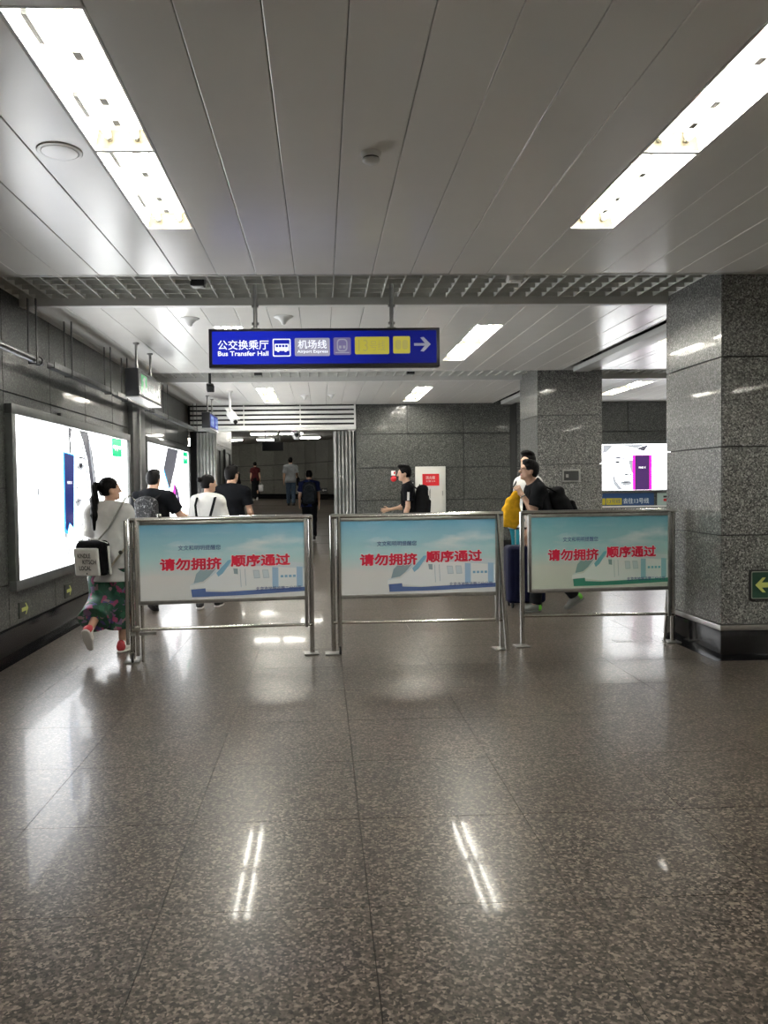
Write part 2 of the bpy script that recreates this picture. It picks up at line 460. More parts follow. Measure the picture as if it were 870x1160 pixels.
# ---------------------------------------------------------------- passage behind the open shutter: ramp, walls, curved end wall
PXL, PXR = -2.42, .80
def rz(y): return 0.0 if y < 17 else min(.065 * (y - 17), .91)
ramp = struct(MB().add([(-9, 17, 0), (PXR + .3, 17, 0), (PXR + .3, 31, .91), (-9, 31, .91), (PXR + .3, 46, .91), (-9, 46, .91)], [(0, 1, 2, 3), (3, 2, 4, 5)]).build('floor_ramp', 'floor_granite'), 'granite ramp rising into the passage')
for y in (18.75, 20.2, 21.7, 23.2, 24.7, 26.2, 27.7, 29.2):
    MB().bar((-9, y, rz(y) + .001), (PXR, y, rz(y) + .001), .02, .004).build('ramp_joint', 'joint_dark', ramp)
pz = lambda y: 2.92 + .03 * (y - 17)
pc = struct(MB().add([(-9, 16.8, pz(16.8)), (PXR + .3, 16.8, pz(16.8)), (PXR + .3, 46, pz(46)), (-9, 46, pz(46))], [(0, 3, 2, 1)]).build('ceiling_passage', 'passage_paint'), 'dark ceiling of the passage')
pl = struct(box(PXL - .35, PXL - .026, YF + .22, 21.5, 0, 3.7).build('wall_passage_left', 'joint_dark'), 'left granite wall of the passage')
clad(pl, WALLL((PXL - .025, 0, 0)), [16.82, 17.9, 19.1, 20.3, 21.5], [0, .9, 1.7, 2.5, 3.3], 'passage_granite')
MB().box(PXL - .35, PXL, 21.5, 21.52, 0, 3.6).build('wall_end', 'passage_granite', pl)
for dn, dy in enumerate((17.7, 19.7)):
    dd = struct(MB().box(PXL - .001, PXL + .02, dy + .08, dy + 1.02, rz(dy) - .05, 2.35).build('door_%d' % (dn + 1), 'dark_metal', bevel=.004), 'dark metal door in the left wall of the passage')
    for a in ((dy, dy + .08), (dy + 1.02, dy + 1.1)): MB().box(PXL - .001, PXL + .05, a[0], a[1], rz(dy) - .05, 2.43).build('door_jamb', 'frame_grey', dd)
    MB().box(PXL - .001, PXL + .05, dy + .08, dy + 1.02, 2.35, 2.43).build('door_head', 'frame_grey', dd)
    MB().cyl((PXL + .02, dy + .95, 1.15), (PXL + .07, dy + .95, 1.15), .012, 8).build('door_handle', 'steel_dull', dd)
pr = struct(box(PXR + .026, PXR + .3, YF + .3, 30, 0, 3.8).build('wall_passage_right', 'joint_dark'), 'right granite wall of the passage')
clad(pr, (Vector((PXR + .025, 0, 0)), Vector((0, -1, 0)), Vector((0, 0, 1)), Vector((-1, 0, 0))), [-30 + 1.66 * i for i in range(9)], [0, .9, 1.7, 2.5, 3.5], 'passage_granite')
curve = [(.83, 29.0), (.72, 30.6), (.3, 32.4), (-.7, 34.6), (-2.2, 36.9), (-4.0, 38.9), (-6.2, 40.6), (-9, 42.0)]
mb = MB()
pe = None
for i in range(len(curve) - 1):
    a, b = Vector((*curve[i], 0)), Vector((*curve[i + 1], 0)); d = (b - a); L_ = d.length; d.normalize()
    n = Vector((d.y, -d.x, 0)) if Vector((d.y, -d.x, 0)).y < 0 else Vector((-d.y, d.x, 0))
    if pe is None:
        pe = struct(MB().add([Vector((x, y + .05, z)) for x, y in curve for z in (0, 4)], [(2 * k, 2 * k + 2, 2 * k + 3, 2 * k + 1) for k in range(len(curve) - 1)]).build('wall_passage_end', 'joint_dark'), 'curved granite wall at the end of the passage')
    clad(pe, (a, d, Vector((0, 0, 1)), n), [0, L_ / 2, L_], [1.13, 1.78, 2.48, 3.9], 'passage_granite', th=.02, gap=.03)
    MB().poly(rect(0, .8, L_, .33), (a, d, Vector((0, 0, 1)), n), 0, thick=.03).build('black_skirting', 'black_stone', pe)

# slatted shutter box over the opening
sh = thing('shutter_box', 'white horizontal slat box over the passage opening', 'shutter box', (0, YF, 2.7))
for j in range(5):
    MB().box(XL + .05, .74, -.06, -.03, .015 + j * .098, .015 + j * .098 + .06).build('slat', 'slat_white', sh, bevel=.004)
box(XL, .74, 0, .03, 0, .6).build('back_panel', 'black_slot', sh)
MB().box(XL, .74, -.065, .1, -.03, .012).build('bottom_rail', 'slat_white', sh, bevel=.004)
MB().box(.71, .745, -.07, .05, -.03, .5).build('end_post', 'slat_white', sh, bevel=.004)
for x in (-1.6, -.42): MB().box(x - .01, x + .01, -.03, 0, 0, .5).build('slat_bracket', 'trim_paint', sh)
# folded gate leaves: zig-zag steel sheet on both sides
def gate(x0, x1, label):
    t = thing('folding_gate', label, 'gate', ((x0 + x1) / 2, YF + .1, 0))
    n = 12; w = (x1 - x0) / n
    for i in range(n):
        a = (-(x1 - x0) / 2 + i * w, -.07 if i % 2 else .05); b = (-(x1 - x0) / 2 + (i + 1) * w, .05 if i % 2 else -.07)
        mb = MB(); mb.bar((a[0], a[1], 1.32), (b[0], b[1], 1.32), .006, 2.64)
        mb.build('gate_leaf', 'gate_steel', t)
    return t
gate(.275, .735, 'bunched steel folding gate at right side of the passage opening')
gate(-2.62, -2.2, 'bunched steel folding gate at left side of the passage opening')
# ---------------------------------------------------------------- ceiling lights
emis('tube_glow', (1.0, .97, .88), TUBE_POWER)
def light_proto(length, w):
    t = thing('ceiling_light', 'x', 'light')
    h = .095; hw = w / 2
    mb = MB()   # open trough with sloped sides
    for s in (-1, 1):
        mb.add([(s * hw, 0, 0), (s * hw, length, 0), (s * (hw - .02), length, h), (s * (hw - .02), 0, h)], [(0, 1, 2, 3)])
    mb.add([(-hw + .02, 0, h), (hw - .02, 0, h), (hw - .02, length, h), (-hw + .02, length, h)], [(0, 1, 2, 3)])
    mb.build('trough', 'reflector', t)
    for y in (0.0, length):
        box(-hw, hw, y - .003, y + .003, 0, h).build('end_plate', 'lamp_dust', t)
    rim = MB()
    for s in (-1, 1): rim.box(*sorted((s * hw, s * (hw + .012))), 0, length, -.005, .01)
    rim.box(-hw - .012, hw + .012, -.014, 0, -.005, .01).box(-hw - .012, hw + .012, length, length + .014, -.005, .01)
    rim.build('rim', 'white_paint', t)
    for s in (-1, 1):
        tb = MB().cyl((s * .068, .04, .05), (s * .068, length - .04, .05), .013, 12).build('tube', 'tube_glow', t)
        for ya, yb in ((.01, .042), (length - .042, length - .01)): MB().cyl((s * .068, ya, .05), (s * .068, yb, .05), .0145, 12).build('tube_cap', 'steel_dull', tb)
        MB().bar((s * .068, .025, .06), (s * .068, .025, h), .02, .02).bar((s * .068, length - .025, .06), (s * .068, length - .025, h), .02, .02).build('lamp_holder', 'white_plastic', t)
    box(-.02, .02, length * .2, length * .8, h - .028, h - .001).build('ballast', 'ballast', t)
    for y in (.10, .62): box(-hw + .03, -hw + .052, length * y, length * (y + .17), h - .05, h - .03).build('slot', 'black_slot', t)
    for y in (.3, .62, .8): box(.0, .034, length * y, length * y + .06, h - .06, h - .028).build('starter_box', 'ballast', t)
    return t
LIGHT_LABELS = [
    'overhead twin-tube light nearest the viewer, left of the ceiling speaker row', 'overhead twin-tube light ending above the left of the grille band',
    'twin-tube light hidden just behind the blue hanging sign', 'twin-tube light behind the left part of the blue hanging sign',
    'small far light in front of the slatted shutter box, its near half', 'small far light in front of the slatted shutter box, its far half',
    'left light behind the viewer, far one', 'left light behind the viewer, near one',
    'overhead twin-tube light cut by the upper right picture edge', 'overhead twin-tube light on the right, its shorter far section',
    'bright light beside the arrow end of the blue sign, near section', 'bright light beside the arrow end of the blue sign, far section',
    'small far light near the grey granite far wall, its near half', 'small far light near the grey granite far wall, its far half',
    'right light behind the viewer, far one', 'right light behind the viewer, near one',
    'side aisle light beside the steel trim next to the near column', 'side aisle light above the far advertising light box, near section',
    'side aisle light above the far advertising light box, far section', 'side aisle light hidden behind the near column',
    'side aisle light behind the viewer, near section', 'side aisle light behind the viewer, far section', 'side aisle light right of the picture edge, near section', 'side aisle light right of the picture edge, far section']
_protos = {}
for (x0, x1, y0, y1), lb in zip(LIGHTS, LIGHT_LABELS):
    key = (round(x1 - x0, 2), round(y1 - y0, 2))
    if key not in _protos: t = _protos[key] = light_proto(y1 - y0, x1 - x0)
    else: t = copy_tree(_protos[key])
    t.location = ((x0 + x1) / 2, y0, ZC + .004); t['label'] = lb; t['group'] = 'recessed ceiling lights'

# passage lights; those around the bend are unseen, added to brighten the passage
for (x0, x1, y, lb) in ((-2.05, -1.25, 23, 'left end of the long thin tube light in the passage'), (-1.2, -.5, 23, 'right end of the long thin tube light in the passage'),
                        (-3.3, -2.85, 29, 'short tube light deep in the passage, leftmost'), (-2.35, -1.7, 29, 'short tube light deep in the passage, middle'), (-.8, 0, 27, 'short tube light deep in the passage, rightmost'),
                        (-5.6, -4.2, 31, 'unseen tube light added to brighten the passage bend, third row'), (-6.2, -4.8, 34.5, 'unseen tube light added to brighten the passage bend, fifth row'), (-5.4, -4.0, 27, 'unseen tube light added to brighten the passage bend, first row'),
                        (-5.5, -4.1, 29, 'unseen tube light added to brighten the passage bend, second row'), (-5.9, -4.5, 32.8, 'unseen tube light added to brighten the passage bend, fourth row'), (-7.2, -5.8, 36, 'unseen tube light added to brighten the passage bend, last row')):
    t = thing('passage_light', lb, 'light', ((x0 + x1) / 2, y, pz(y) - .035), 0, 'passage tube lights')
    w = x1 - x0
    MB().box(-w / 2, w / 2, -.06, .06, -.03, .02).build('fitting_body', 'white_paint', t)
    MB().cyl((-w / 2 + .03, 0, -.05), (w / 2 - .03, 0, -.05), .02, 10).build('tube', 'tube_glow', t)

# ---------------------------------------------------------------- small ceiling fittings
t = thing('ceiling_speaker', 'round flush ceiling speaker left of the near light', 'speaker', (-1.29, 4.07, ZC))
MB().lathe([(.112, .005), (.112, -.003), (.108, -.006), (.093, -.007), (.09, -.004)], n=32, smooth=False).build('speaker_ring', 'ceiling_panel', t)
MB().lathe([(.091, -.004), (.088, -.008), (.05, -.010), (.002, -.010)], n=32).build('speaker_mesh', 'ceiling_panel', t)
t = thing('smoke_detector', 'white round smoke detector in the middle of the near ceiling', 'detector', (.28, 4.08, ZC))
MB().lathe([(.052, .002), (.052, -.012), (.046, -.02), (.046, -.026)]).build('mount', 'white_plastic', t)
MB().lathe([(.042, -.026), (.04, -.034)], n=20).build('sensor_gap', 'black_slot', t)
MB().lathe([(.046, -.034), (.044, -.042), (.03, -.052), (.0, -.055)]).build('cap', 'white_plastic', t)
for x, y, s, lb in ((-1.3, 8.04, 1.0, 'cone shaped ceiling loudspeaker left of the blue sign'), (-.355, 7.98, 1.0, 'cone shaped ceiling loudspeaker above the blue sign'),
                    (-.29, 14.9, .9, 'far cone shaped detector beside the small far light'), (.21, 14.8, .7, 'far cone shaped detector nearer the granite far wall')):
    t = thing('ceiling_cone', lb, 'loudspeaker', (x, y, ZC), 0, 'cone fittings on the ceiling')
    MB().lathe([(.095 * s, .002), (.095 * s, -.006), (.06 * s, -.022), (.03 * s, -.05), (.02 * s, -.075), (.012 * s, -.08)]).build('cone', 'white_plastic', t)
    MB().lathe([(.1 * s, .002), (.1 * s, -.003), (.096 * s, -.005)]).build('ring', 'trim_paint', t)
for x, y, m, lb in ((-1.03, 6.85, 'black_plastic', 'small black box set in the near grille left of the sign'), (1.68, 6.72, 'white_plastic', 'small white box set in the near grille right of the sign'),
                    (-.95, 12.3, 'black_plastic', 'small black box in the far grille below the sign, left'), (1.42, 12.3, 'black_plastic', 'small black box in the far grille below the sign, right')):
    t = thing('grille_box', lb, 'box', (x, y, ZC + .02))
    MB().box(-.06, .06, -.05, .05, 0, .12).build('case', m, t, bevel=.004)
    MB().box(-.045, .045, -.035, .035, -.006, .001).build('lens', 'reflector' if m[0] == 'w' else 'steel_dull', t)

# ---------------------------------------------------------------- hanging direction sign
def sign_face():
    m, N, L, b = nt('sign_blue')
    tc = N.new('ShaderNodeTexCoord'); sp = N.new('ShaderNodeSeparateXYZ'); L.new(tc.outputs['Object'], sp.inputs[0])
    r = N.new('ShaderNodeMapRange'); r.inputs[1].default_value = -.6; r.inputs[2].default_value = .55; r.inputs[3].default_value = .30; r.inputs[4].default_value = .08
    L.new(sp.outputs[0], r.inputs[0])
    b.inputs['Base Color'].default_value = (.004, .006, .08, 1); b.inputs['Roughness'].default_value = .5; b.inputs['Specular IOR Level'].default_value = .15
    b.inputs['Emission Color'].default_value = (.006, .02, .55, 1)
    L.new(r.outputs[0], b.inputs['Emission Strength'])
sign_face()
emis('sign_white', (.9, .93, 1), .27); emis('sign_grey', (.30, .30, .38), .26); emis('sign_dim', (.30, .31, .36), .17)
emis('sign_yellow', (.40, .36, .05), .24); emis('sign_yellow_dark', (.33, .30, .08), .22); emis('sign_violet', (.15, .13, .26), .25)
sg = thing('hanging_sign', 'long blue backlit direction sign with white lettering and right arrow', 'sign', (.05, 6.9, 2.525))
W2, HH = 1.0, .335
MB().box(-W2, W2, -.05, .05, 0, HH).build('sign_case', 'black_plastic', sg, bevel=.006)
fc = MB().box(-W2 + .03, W2 - .03, -.056, -.049, .03, HH - .025).build('sign_panel', 'sign_blue', sg)
fr = FRONT((-W2, -.057, 0))
# pixel layout of the face: 870-wide crop, face spans 20..832 (2.0 m), top 20, bottom 160 (0.335 m)
sxx = lambda u: (u - 20) / 812 * 2.0
syy = lambda v: (160 - v) / 138 * .335
def srect(u0, v0, u1, v1): return rect(sxx(u0), syy(v1), sxx(u1) - sxx(u0), syy(v0) - syy(v1))
def stext(s, m, u0, v0, u1, v1, bold=.0, off=.003): return text(s, m, fc, fr, sxx(u0), syy(v1), sxx(u1) - sxx(u0), syy(v0) - syy(v1), bold, off)
def rrect(x, y, w, h, r, n=4):
    p = []
    for cx, cy, a in ((x + w - r, y + r, -90), (x + w - r, y + h - r, 0), (x + r, y + h - r, 90), (x + r, y + r, 180)):
        for i in range(n + 1):
            t = R_(a + 90 * i / n); p.append((cx + r * math.cos(t), cy + r * math.sin(t)))
    return p
def rr(u0, v0, u1, v1, r=.012): return rrect(sxx(u0), syy(v1), sxx(u1) - sxx(u0), syy(v0) - syy(v1), r)
stext('公交换乘厅', 'sign_white', 52, 63, 229, 97, .012)
stext('Bus Transfer Hall', 'sign_white', 52, 102, 228, 119, .022)
decal('icon_border', rr(243, 59, 306, 122), 'sign_white', fc, fr, .001)
decal('icon_ground', rr(247, 63, 302, 118, .009), 'sign_blue', fc, fr, .002)
decal('bus_body', rr(250, 77, 300, 102, .008), 'sign_white', fc, fr, .003)
for u in (254, 265, 276, 287): decal('bus_window', srect(u, 81, u + 8, 89), 'sign_blue', fc, fr, .004)
for u in (262, 288): decal('bus_wheel', [(sxx(u) + .011 * math.cos(a), syy(102) + .011 * math.sin(a)) for a in np.linspace(0, 6.28, 13)[:-1]], 'sign_white', fc, fr, .0035)
decal('line_plate', rr(320, 57, 443, 121), 'sign_grey', fc, fr, .001)
stext('机场线', 'sign_white', 331, 64, 432, 95, .012)
stext('Airport Express', 'sign_white', 329, 99, 436, 113, .02)
decal('train_icon_plate', rr(456, 56, 517, 118), 'sign_violet', fc, fr, .001)
decal('train_icon', rr(468, 61, 505, 106, .03), 'sign_grey', fc, fr, .002)
decal('train_icon_front', rr(472, 65, 501, 101, .025), 'sign_violet', fc, fr, .003)
for u in (475, 489): decal('train_icon_light', srect(u, 85, u + 9, 95), 'sign_grey', fc, fr, .004)
decal('train_icon_rail', srect(462, 108, 511, 111), 'sign_grey', fc, fr, .002)
decal('yellow_plate', rr(531, 54, 652, 116), 'sign_yellow', fc, fr, .001)
stext('13', 'sign_yellow_dark', 543, 64, 577, 106, .0)
stext('号线', 'sign_yellow_dark', 584, 68, 638, 104, .0)
decal('yellow_icon_plate', rr(666, 53, 726, 114), 'sign_yellow', fc, fr, .001)
for u in (674, 698): decal('yellow_icon', rr(u, 66, u + 20, 100, .02), 'sign_yellow_dark', fc, fr, .002)
aw = [(740, 78), (778, 78), (762, 58), (774, 56), (799, 82), (774, 108), (762, 106), (778, 87), (740, 87)]
decal('arrow', [(sxx(a), syy(b)) for a, b in aw], 'sign_dim', fc, fr, .002)
for x in (-.6, .585):
    MB().cyl((x, 0, HH), (x, 0, .72), .018, 12).build('hanger_rod', 'steel_dull', sg)
    MB().cyl((x, 0, HH), (x, 0, HH + .012), .04, 16).build('rod_flange', 'steel_dull', sg)
    MB().cyl((x - .03, 0, HH + .2), (x + .03, 0, HH + .2), .012, 8).cyl((x - .03, 0, HH + .05), (x + .03, 0, HH + .05), .012, 8).build('rod_bolt', 'steel_dull', sg)

# ---------------------------------------------------------------- box signs along the left wall
emis('exit_green', (.06, .22, .10), .25); emis('sign_face_dark', (.03, .032, .035), .1); emis('screen_blue', (.05, .10, .28), .3); emis('pale_glow', (.20, .23, .23), .2)
def side_sign(y0, y1, x, z0, z1, label, far):
    t = thing('wall_box_sign', label, 'sign', (x, y0, z0))
    L_ = y1 - y0; h = z1 - z0
    MB().box(-.075, .075, 0, L_, 0, h).build('sign_case', 'black_plastic', t, bevel=.006)
    f = (Vector((.075, 0, 0)), Vector((0, 1, 0)), Vector((0, 0, 1)), Vector((1, 0, 0)))
    b = MB().poly(rect(.03, .03, L_ - .06, h - .06), f, .002).build('sign_panel', 'sign_face_dark' if not far else 'sign_blue', t)
    if not far:
        decal('exit_square', rect(.12, .05, .3, h - .1), 'exit_green', b, f, .004)
        decal('running_figure', [(.2, .08), (.25, .09), (.28, .15), (.33, .1), (.36, .11), (.30, .2), (.34, .24), (.26, .25), (.18, .2), (.24, .19)], 'pale_glow', b, f, .006)
        text('EXIT', 'pale_glow', b, f, .52, .1, .3, .1, .02, .004)
        decal('arrow', arrow_right(.92, .09, .22, .14), 'pale_glow', b, f, .004)
    else:
        decal('screen', rect(.1, .05, L_ * .4, h - .1), 'screen_blue', b, f, .004)
        decal('screen', rect(.2 + L_ * .45, .05, L_ * .35, h - .1), 'screen_blue', b, f, .004)
    MB().box(-.08, .08, -.003, L_ + .003, -.008, .004).build('edge_strip', 'steel_dull', t)
    for y in (.25, L_ - .25):
        MB().cyl((0, y, h), (0, y, ZC - z0 + .004), .016, 10).build('hanger_rod', 'steel_dull', t)
        MB().cyl((0, y, ZC - z0 - .02), (0, y, ZC - z0 + .002), .035, 12).build('rod_flange', 'steel_dull', t)
side_sign(9.1, 10.35, -2.14, 2.55, 2.87, 'black box sign with green square hanging above the left light box', False)
side_sign(14.5, 15.6, -2.09, 2.58, 2.87, 'small blue box sign hanging by the slatted shutter', True)

# suspended conduits on brackets along the left wall
def conduit(y0, y1, z, label, fat):
    t = thing('cable_conduit', label, 'conduit', (-2.55, y0, z))
    L_ = y1 - y0
    if fat: MB().cyl((0, 0, 0), (0, L_, 0), .034, 14).build('casing', 'conduit_metal', t); MB().cyl((0, L_, 0), (0, L_ + .05, 0), .042, 14).build('end_cap', 'dark_metal', t)
    else:
        mb = MB().box(-.035, .035, 0, L_, -.03, -.024).box(-.035, -.03, 0, L_, -.03, .03).box(.03, .035, 0, L_, -.03, .03); mb.build('tray', 'conduit_metal', t)
    for y in ((L_ * .25, L_ - .12) if L_ > 1.2 else (L_ - .1,)):
        mb = MB().box(-.04, -.032, y - .015, y + .015, -.04, ZC - z).box(.032, .04, y - .015, y + .015, -.04, ZC - z).box(-.04, .04, y - .015, y + .015, -.045, -.037)
        mb.build('hanger_bracket', 'dark_metal', t)
    return t
conduit(3.0, 7.28, 2.665, 'fat round conduit hung nearest along the left wall', True)
conduit(7.62, 9.75, 2.68, 'slim cable tray hung above the large light box', False)
conduit(9.95, 11.9, 2.68, 'slim cable tray hung beside the black box sign', False)
conduit(12.1, 16.3, 2.67, 'slim cable tray hung farthest along the left wall', False)

# cctv cameras
t = thing('security_camera', 'white security camera on a pole before the slatted shutter', 'camera', (-1.6, 14.1, ZC))
MB().cyl((0, 0, 0), (0, 0, -.36), .02, 12).cyl((0, 0, 0), (0, 0, -.015), .05, 16).build('pole', 'white_plastic', t)
c = MB().bar((-.03, .1, -.37), (.10, -.12, -.55), .10, .10); c.build('housing', 'white_plastic', t, bevel=.015)
MB().bar((-.05, .1, -.30), (.13, -.17, -.515), .13, .012).build('sunshield', 'white_plastic', t, bevel=.003)
MB().cyl((.1, -.12, -.55), (.112, -.14, -.566), .035, 16).build('lens', 'black_plastic', t)
t = thing('security_camera', 'dark bullet camera under the far grille near the left wall', 'camera', (-1.7, 12.3, ZC))
MB().cyl((0, 0, .06), (0, 0, -.1), .02, 12).build('pole', 'dark_metal', t)
MB().bar((-.02, .12, -.13), (.03, -.12, -.2), .11, .1).build('housing', 'dark_metal', t, bevel=.012)
MB().cyl((.03, -.12, -.2), (.032, -.14, -.206), .035, 16).build('lens', 'black_plastic', t)
t = thing('security_camera', 'white ball camera hanging inside the passage opening', 'camera', (-.52, 17.2, 2.9))
MB().cyl((0, 0, .05), (0, 0, -.2), .02, 10).build('pole', 'white_plastic', t)
MB().lathe([(.02, .1), (.075, .08), (.09, .03), (.09, -.04), (.06, -.09), (.0, -.1)], (0, 0, -.3), 20).build('housing', 'white_plastic', t)
MB().lathe([(.045, 0), (.03, -.03), (0, -.035)], (0, 0, 0), 16).build('lens', 'black_plastic', t).matrix_local = Matrix.Translation((0, -.085, -.3)) @ Matrix.Rotation(R_(-90), 4, 'X')
t = thing('hanging_sign', 'dark unlit sign box hanging deep in the passage', 'sign', (-1.36, 22.4, 2.5))
MB().box(-.3, .3, -.05, .05, 0, .26).build('sign_case', 'black_plastic', t, bevel=.01)
decal('sign_panel', rect(-.27, .03, .54, .2), 'black_plastic', t, FRONT((0, -.051, 0)), .001)
for x in (-.2, .2): MB().cyl((x, 0, .26), (x, 0, pz(22.4) - 2.5), .012, 8).build('hanger_rod', 'dark_metal', t)
t = thing('wall_loudspeaker', 'black loudspeaker box on the right wall of the passage', 'loudspeaker', (.6, 20, 2.25))
MB().box(-.1, .2, -.1, .12, 0, .45).build('case', 'black_plastic', t, bevel=.015)
decal('mesh_front', rect(-.08, .03, .24, .39), 'dark_metal', t, FRONT((0, -.101, 0)), .001)

# ---------------------------------------------------------------- advertising light boxes
emis('box_white', (.96, .98, 1.0), LIGHTBOX)
emis('ink_white', (1, 1, 1), .45); emis('ink_black', (.012, .012, .02), .4); emis('ink_dark', (.06, .06, .075), .5); emis('ink_grey', (.36, .38, .42), .3); emis('ink_pale', (.66, .68, .72), .34)
emis('ink_navy', (.012, .018, .10), .5); emis('ink_cyan', (.05, .35, .8), .5); emis('ink_green', (.0, .42, .17), .45); emis('ink_magenta', (.75, .02, .45), .5); emis('ink_violet', (.05, .02, .09), .4)
def lightbox_wall(y0, y1, z0, z1, label):
    t = thing('light_box', label, 'light box', (XL, y0, z0))
    L_, h = y1 - y0, z1 - z0; f = .09; d = .065
    for nm, a in (('frame_rail', (0, d, -f, L_ + f, h, h + f)), ('frame_rail', (0, d, -f, L_ + f, -f, 0)), ('frame_stile', (0, d, -f, 0, 0, h)), ('frame_stile', (0, d, L_, L_ + f, 0, h))):
        MB().box(*a).build(nm, 'frame_grey', t, bevel=.006)
    pn = MB().box(.002, .03, 0, L_, 0, h).build('lit_panel', 'box_white', t)
    return t, pn, (Vector((.031, -y0, -z0)), Vector((0, 1, 0)), Vector((0, 0, 1)), Vector((1, 0, 0)))
t, pn, f = lightbox_wall(7.1, 11.2, .69, 2.17, 'large white advertising light box with a woman and a phone, behind the ponytailed woman')
def ad(name, pts, m, off=.001): return decal(name, pts, m, pn, f, off)
# generic monochrome face: hair falling at the right, brow, eye, nose, lips, chin shadow, hand
ad('printed_hair', [(9.02, 2.165), (9.36, 2.165), (9.52, 1.95), (9.64, 1.62), (9.80, 1.30), (9.84, 1.1), (9.7, 1.2), (9.56, 1.02), (9.44, 1.3), (9.40, 1.6), (9.31, 1.85), (9.15, 2.05)], 'ink_dark')
ad('printed_hair', [(8.64, 2.165), (8.78, 2.165), (8.72, 2.05), (8.74, 1.9), (8.67, 1.88)], 'ink_dark')
ad('printed_hair_shine', [(9.38, 2.06), (9.44, 2.06), (9.56, 1.7), (9.7, 1.35), (9.66, 1.34), (9.52, 1.66)], 'ink_grey', .002)
ad('printed_hair_strand', [(9.05, 2.06), (9.12, 2.06), (9.3, 1.8), (9.38, 1.5), (9.36, 1.2), (9.32, 1.5), (9.22, 1.8)], 'ink_grey')
ad('printed_hair_strand', [(9.86, 1.1), (9.8, 1.3), (9.84, 1.3), (9.9, 1.0)], 'ink_grey')
ad('printed_brow', [(8.92, 1.82), (9.02, 1.87), (9.2, 1.86), (9.2, 1.84), (9.02, 1.845)], 'ink_dark')
ad('printed_eye', [(8.90, 1.74), (9.0, 1.80), (9.12, 1.80), (9.22, 1.76), (9.1, 1.715), (9.0, 1.715)], 'ink_grey')
ad('printed_eye', [(9.02, 1.785), (9.1, 1.79), (9.12, 1.76), (9.06, 1.735), (9.01, 1.75)], 'ink_black', .002)
ad('printed_nose', [(8.83, 1.55), (8.88, 1.50), (8.95, 1.5), (8.93, 1.525)], 'ink_grey')
ad('printed_lips', [(8.80, 1.36), (8.92, 1.40), (9.08, 1.375), (9.0, 1.32), (8.9, 1.29)], 'ink_grey')
ad('printed_lips', [(8.82, 1.36), (9.05, 1.376), (8.93, 1.352)], 'ink_dark', .002)
ad('printed_jaw', [(8.86, 1.16), (9.0, 1.10), (9.2, 1.2), (9.4, 1.5), (9.44, 1.8), (9.40, 1.5), (9.22, 1.14), (9.0, 1.03), (8.86, 1.1)], 'ink_pale')
ad('printed_neck', [(9.2, 1.1), (9.4, 1.02), (9.45, .7), (9.3, .7)], 'ink_pale')
ad('printed_hand', [(8.42, 1.02), (8.52, 1.12), (8.58, 1.02), (8.66, 1.1), (8.72, 1.0), (8.66, .9), (8.6, .8), (8.5, .78)], 'ink_pale')
ad('printed_hand', [(8.44, 1.0), (8.52, 1.1), (8.5, .98)], 'ink_grey', .002)
ad('printed_phone_edge', [(8.44, 1.9), (8.83, 1.88), (8.76, 1.05), (8.62, 1.12), (8.54, 1.02), (8.42, 1.04)], 'ink_cyan', .003)
ad('printed_phone', [(8.49, 1.885), (8.81, 1.865), (8.735, 1.08), (8.6, 1.14), (8.52, 1.05), (8.47, 1.08)], 'ink_navy', .004)
text('FIND X', 'ink_white', pn, f, 8.56, 1.555, .16, .03, .02, .005)
ad('logo_square', [(10.41, 1.92), (10.92, 1.925), (10.93, 2.168), (10.41, 2.162)], 'ink_green', .002)
text('oppo', 'ink_white', pn, f, 10.46, 2.0, .40, .075, .012, .004)
for i, ch in enumerate('FIND'): text(ch, 'ink_grey', pn, f, 7.42 + i * .24, 1.44, .06, .075, -.006, .002)
text('X', 'ink_grey', pn, f, 8.26, 1.44, .07, .075, -.006, .002)
t, pn, f = lightbox_wall(12.42, 16.3, .72, 2.22, 'farther white advertising light box with a dark diamond shape on the left wall')
ad('printed_diamond', [(14.15, 2.215), (15.2, 2.215), (14.82, 1.86), (14.25, 1.43), (13.72, 1.80)], 'ink_dark')
ad('printed_diamond_edge', [(13.72, 1.80), (14.25, 1.43), (14.3, 1.44), (13.8, 1.83)], 'ink_cyan', .002)
ad('printed_flame', [(14.72, 1.60), (14.45, 1.33), (14.9, 1.2), (15.35, 1.1), (15.28, 1.25), (15.1, 1.45)], 'ink_violet')
ad('printed_flame_glow', [(14.72, 1.60), (14.45, 1.33), (14.68, 1.27), (14.82, 1.42)], 'ink_magenta', .002)
ad('printed_flame_spot', [(14.9, 1.36), (14.98, 1.36), (14.98, 1.29), (14.9, 1.29)], 'ink_pale', .003)
ad('logo_square', [(15.72, 1.97), (16.23, 1.98), (16.23, 2.215), (15.72, 2.21)], 'ink_green', .002)
text('oppo', 'ink_white', pn, f, 15.78, 2.05, .38, .08, .012, .004)
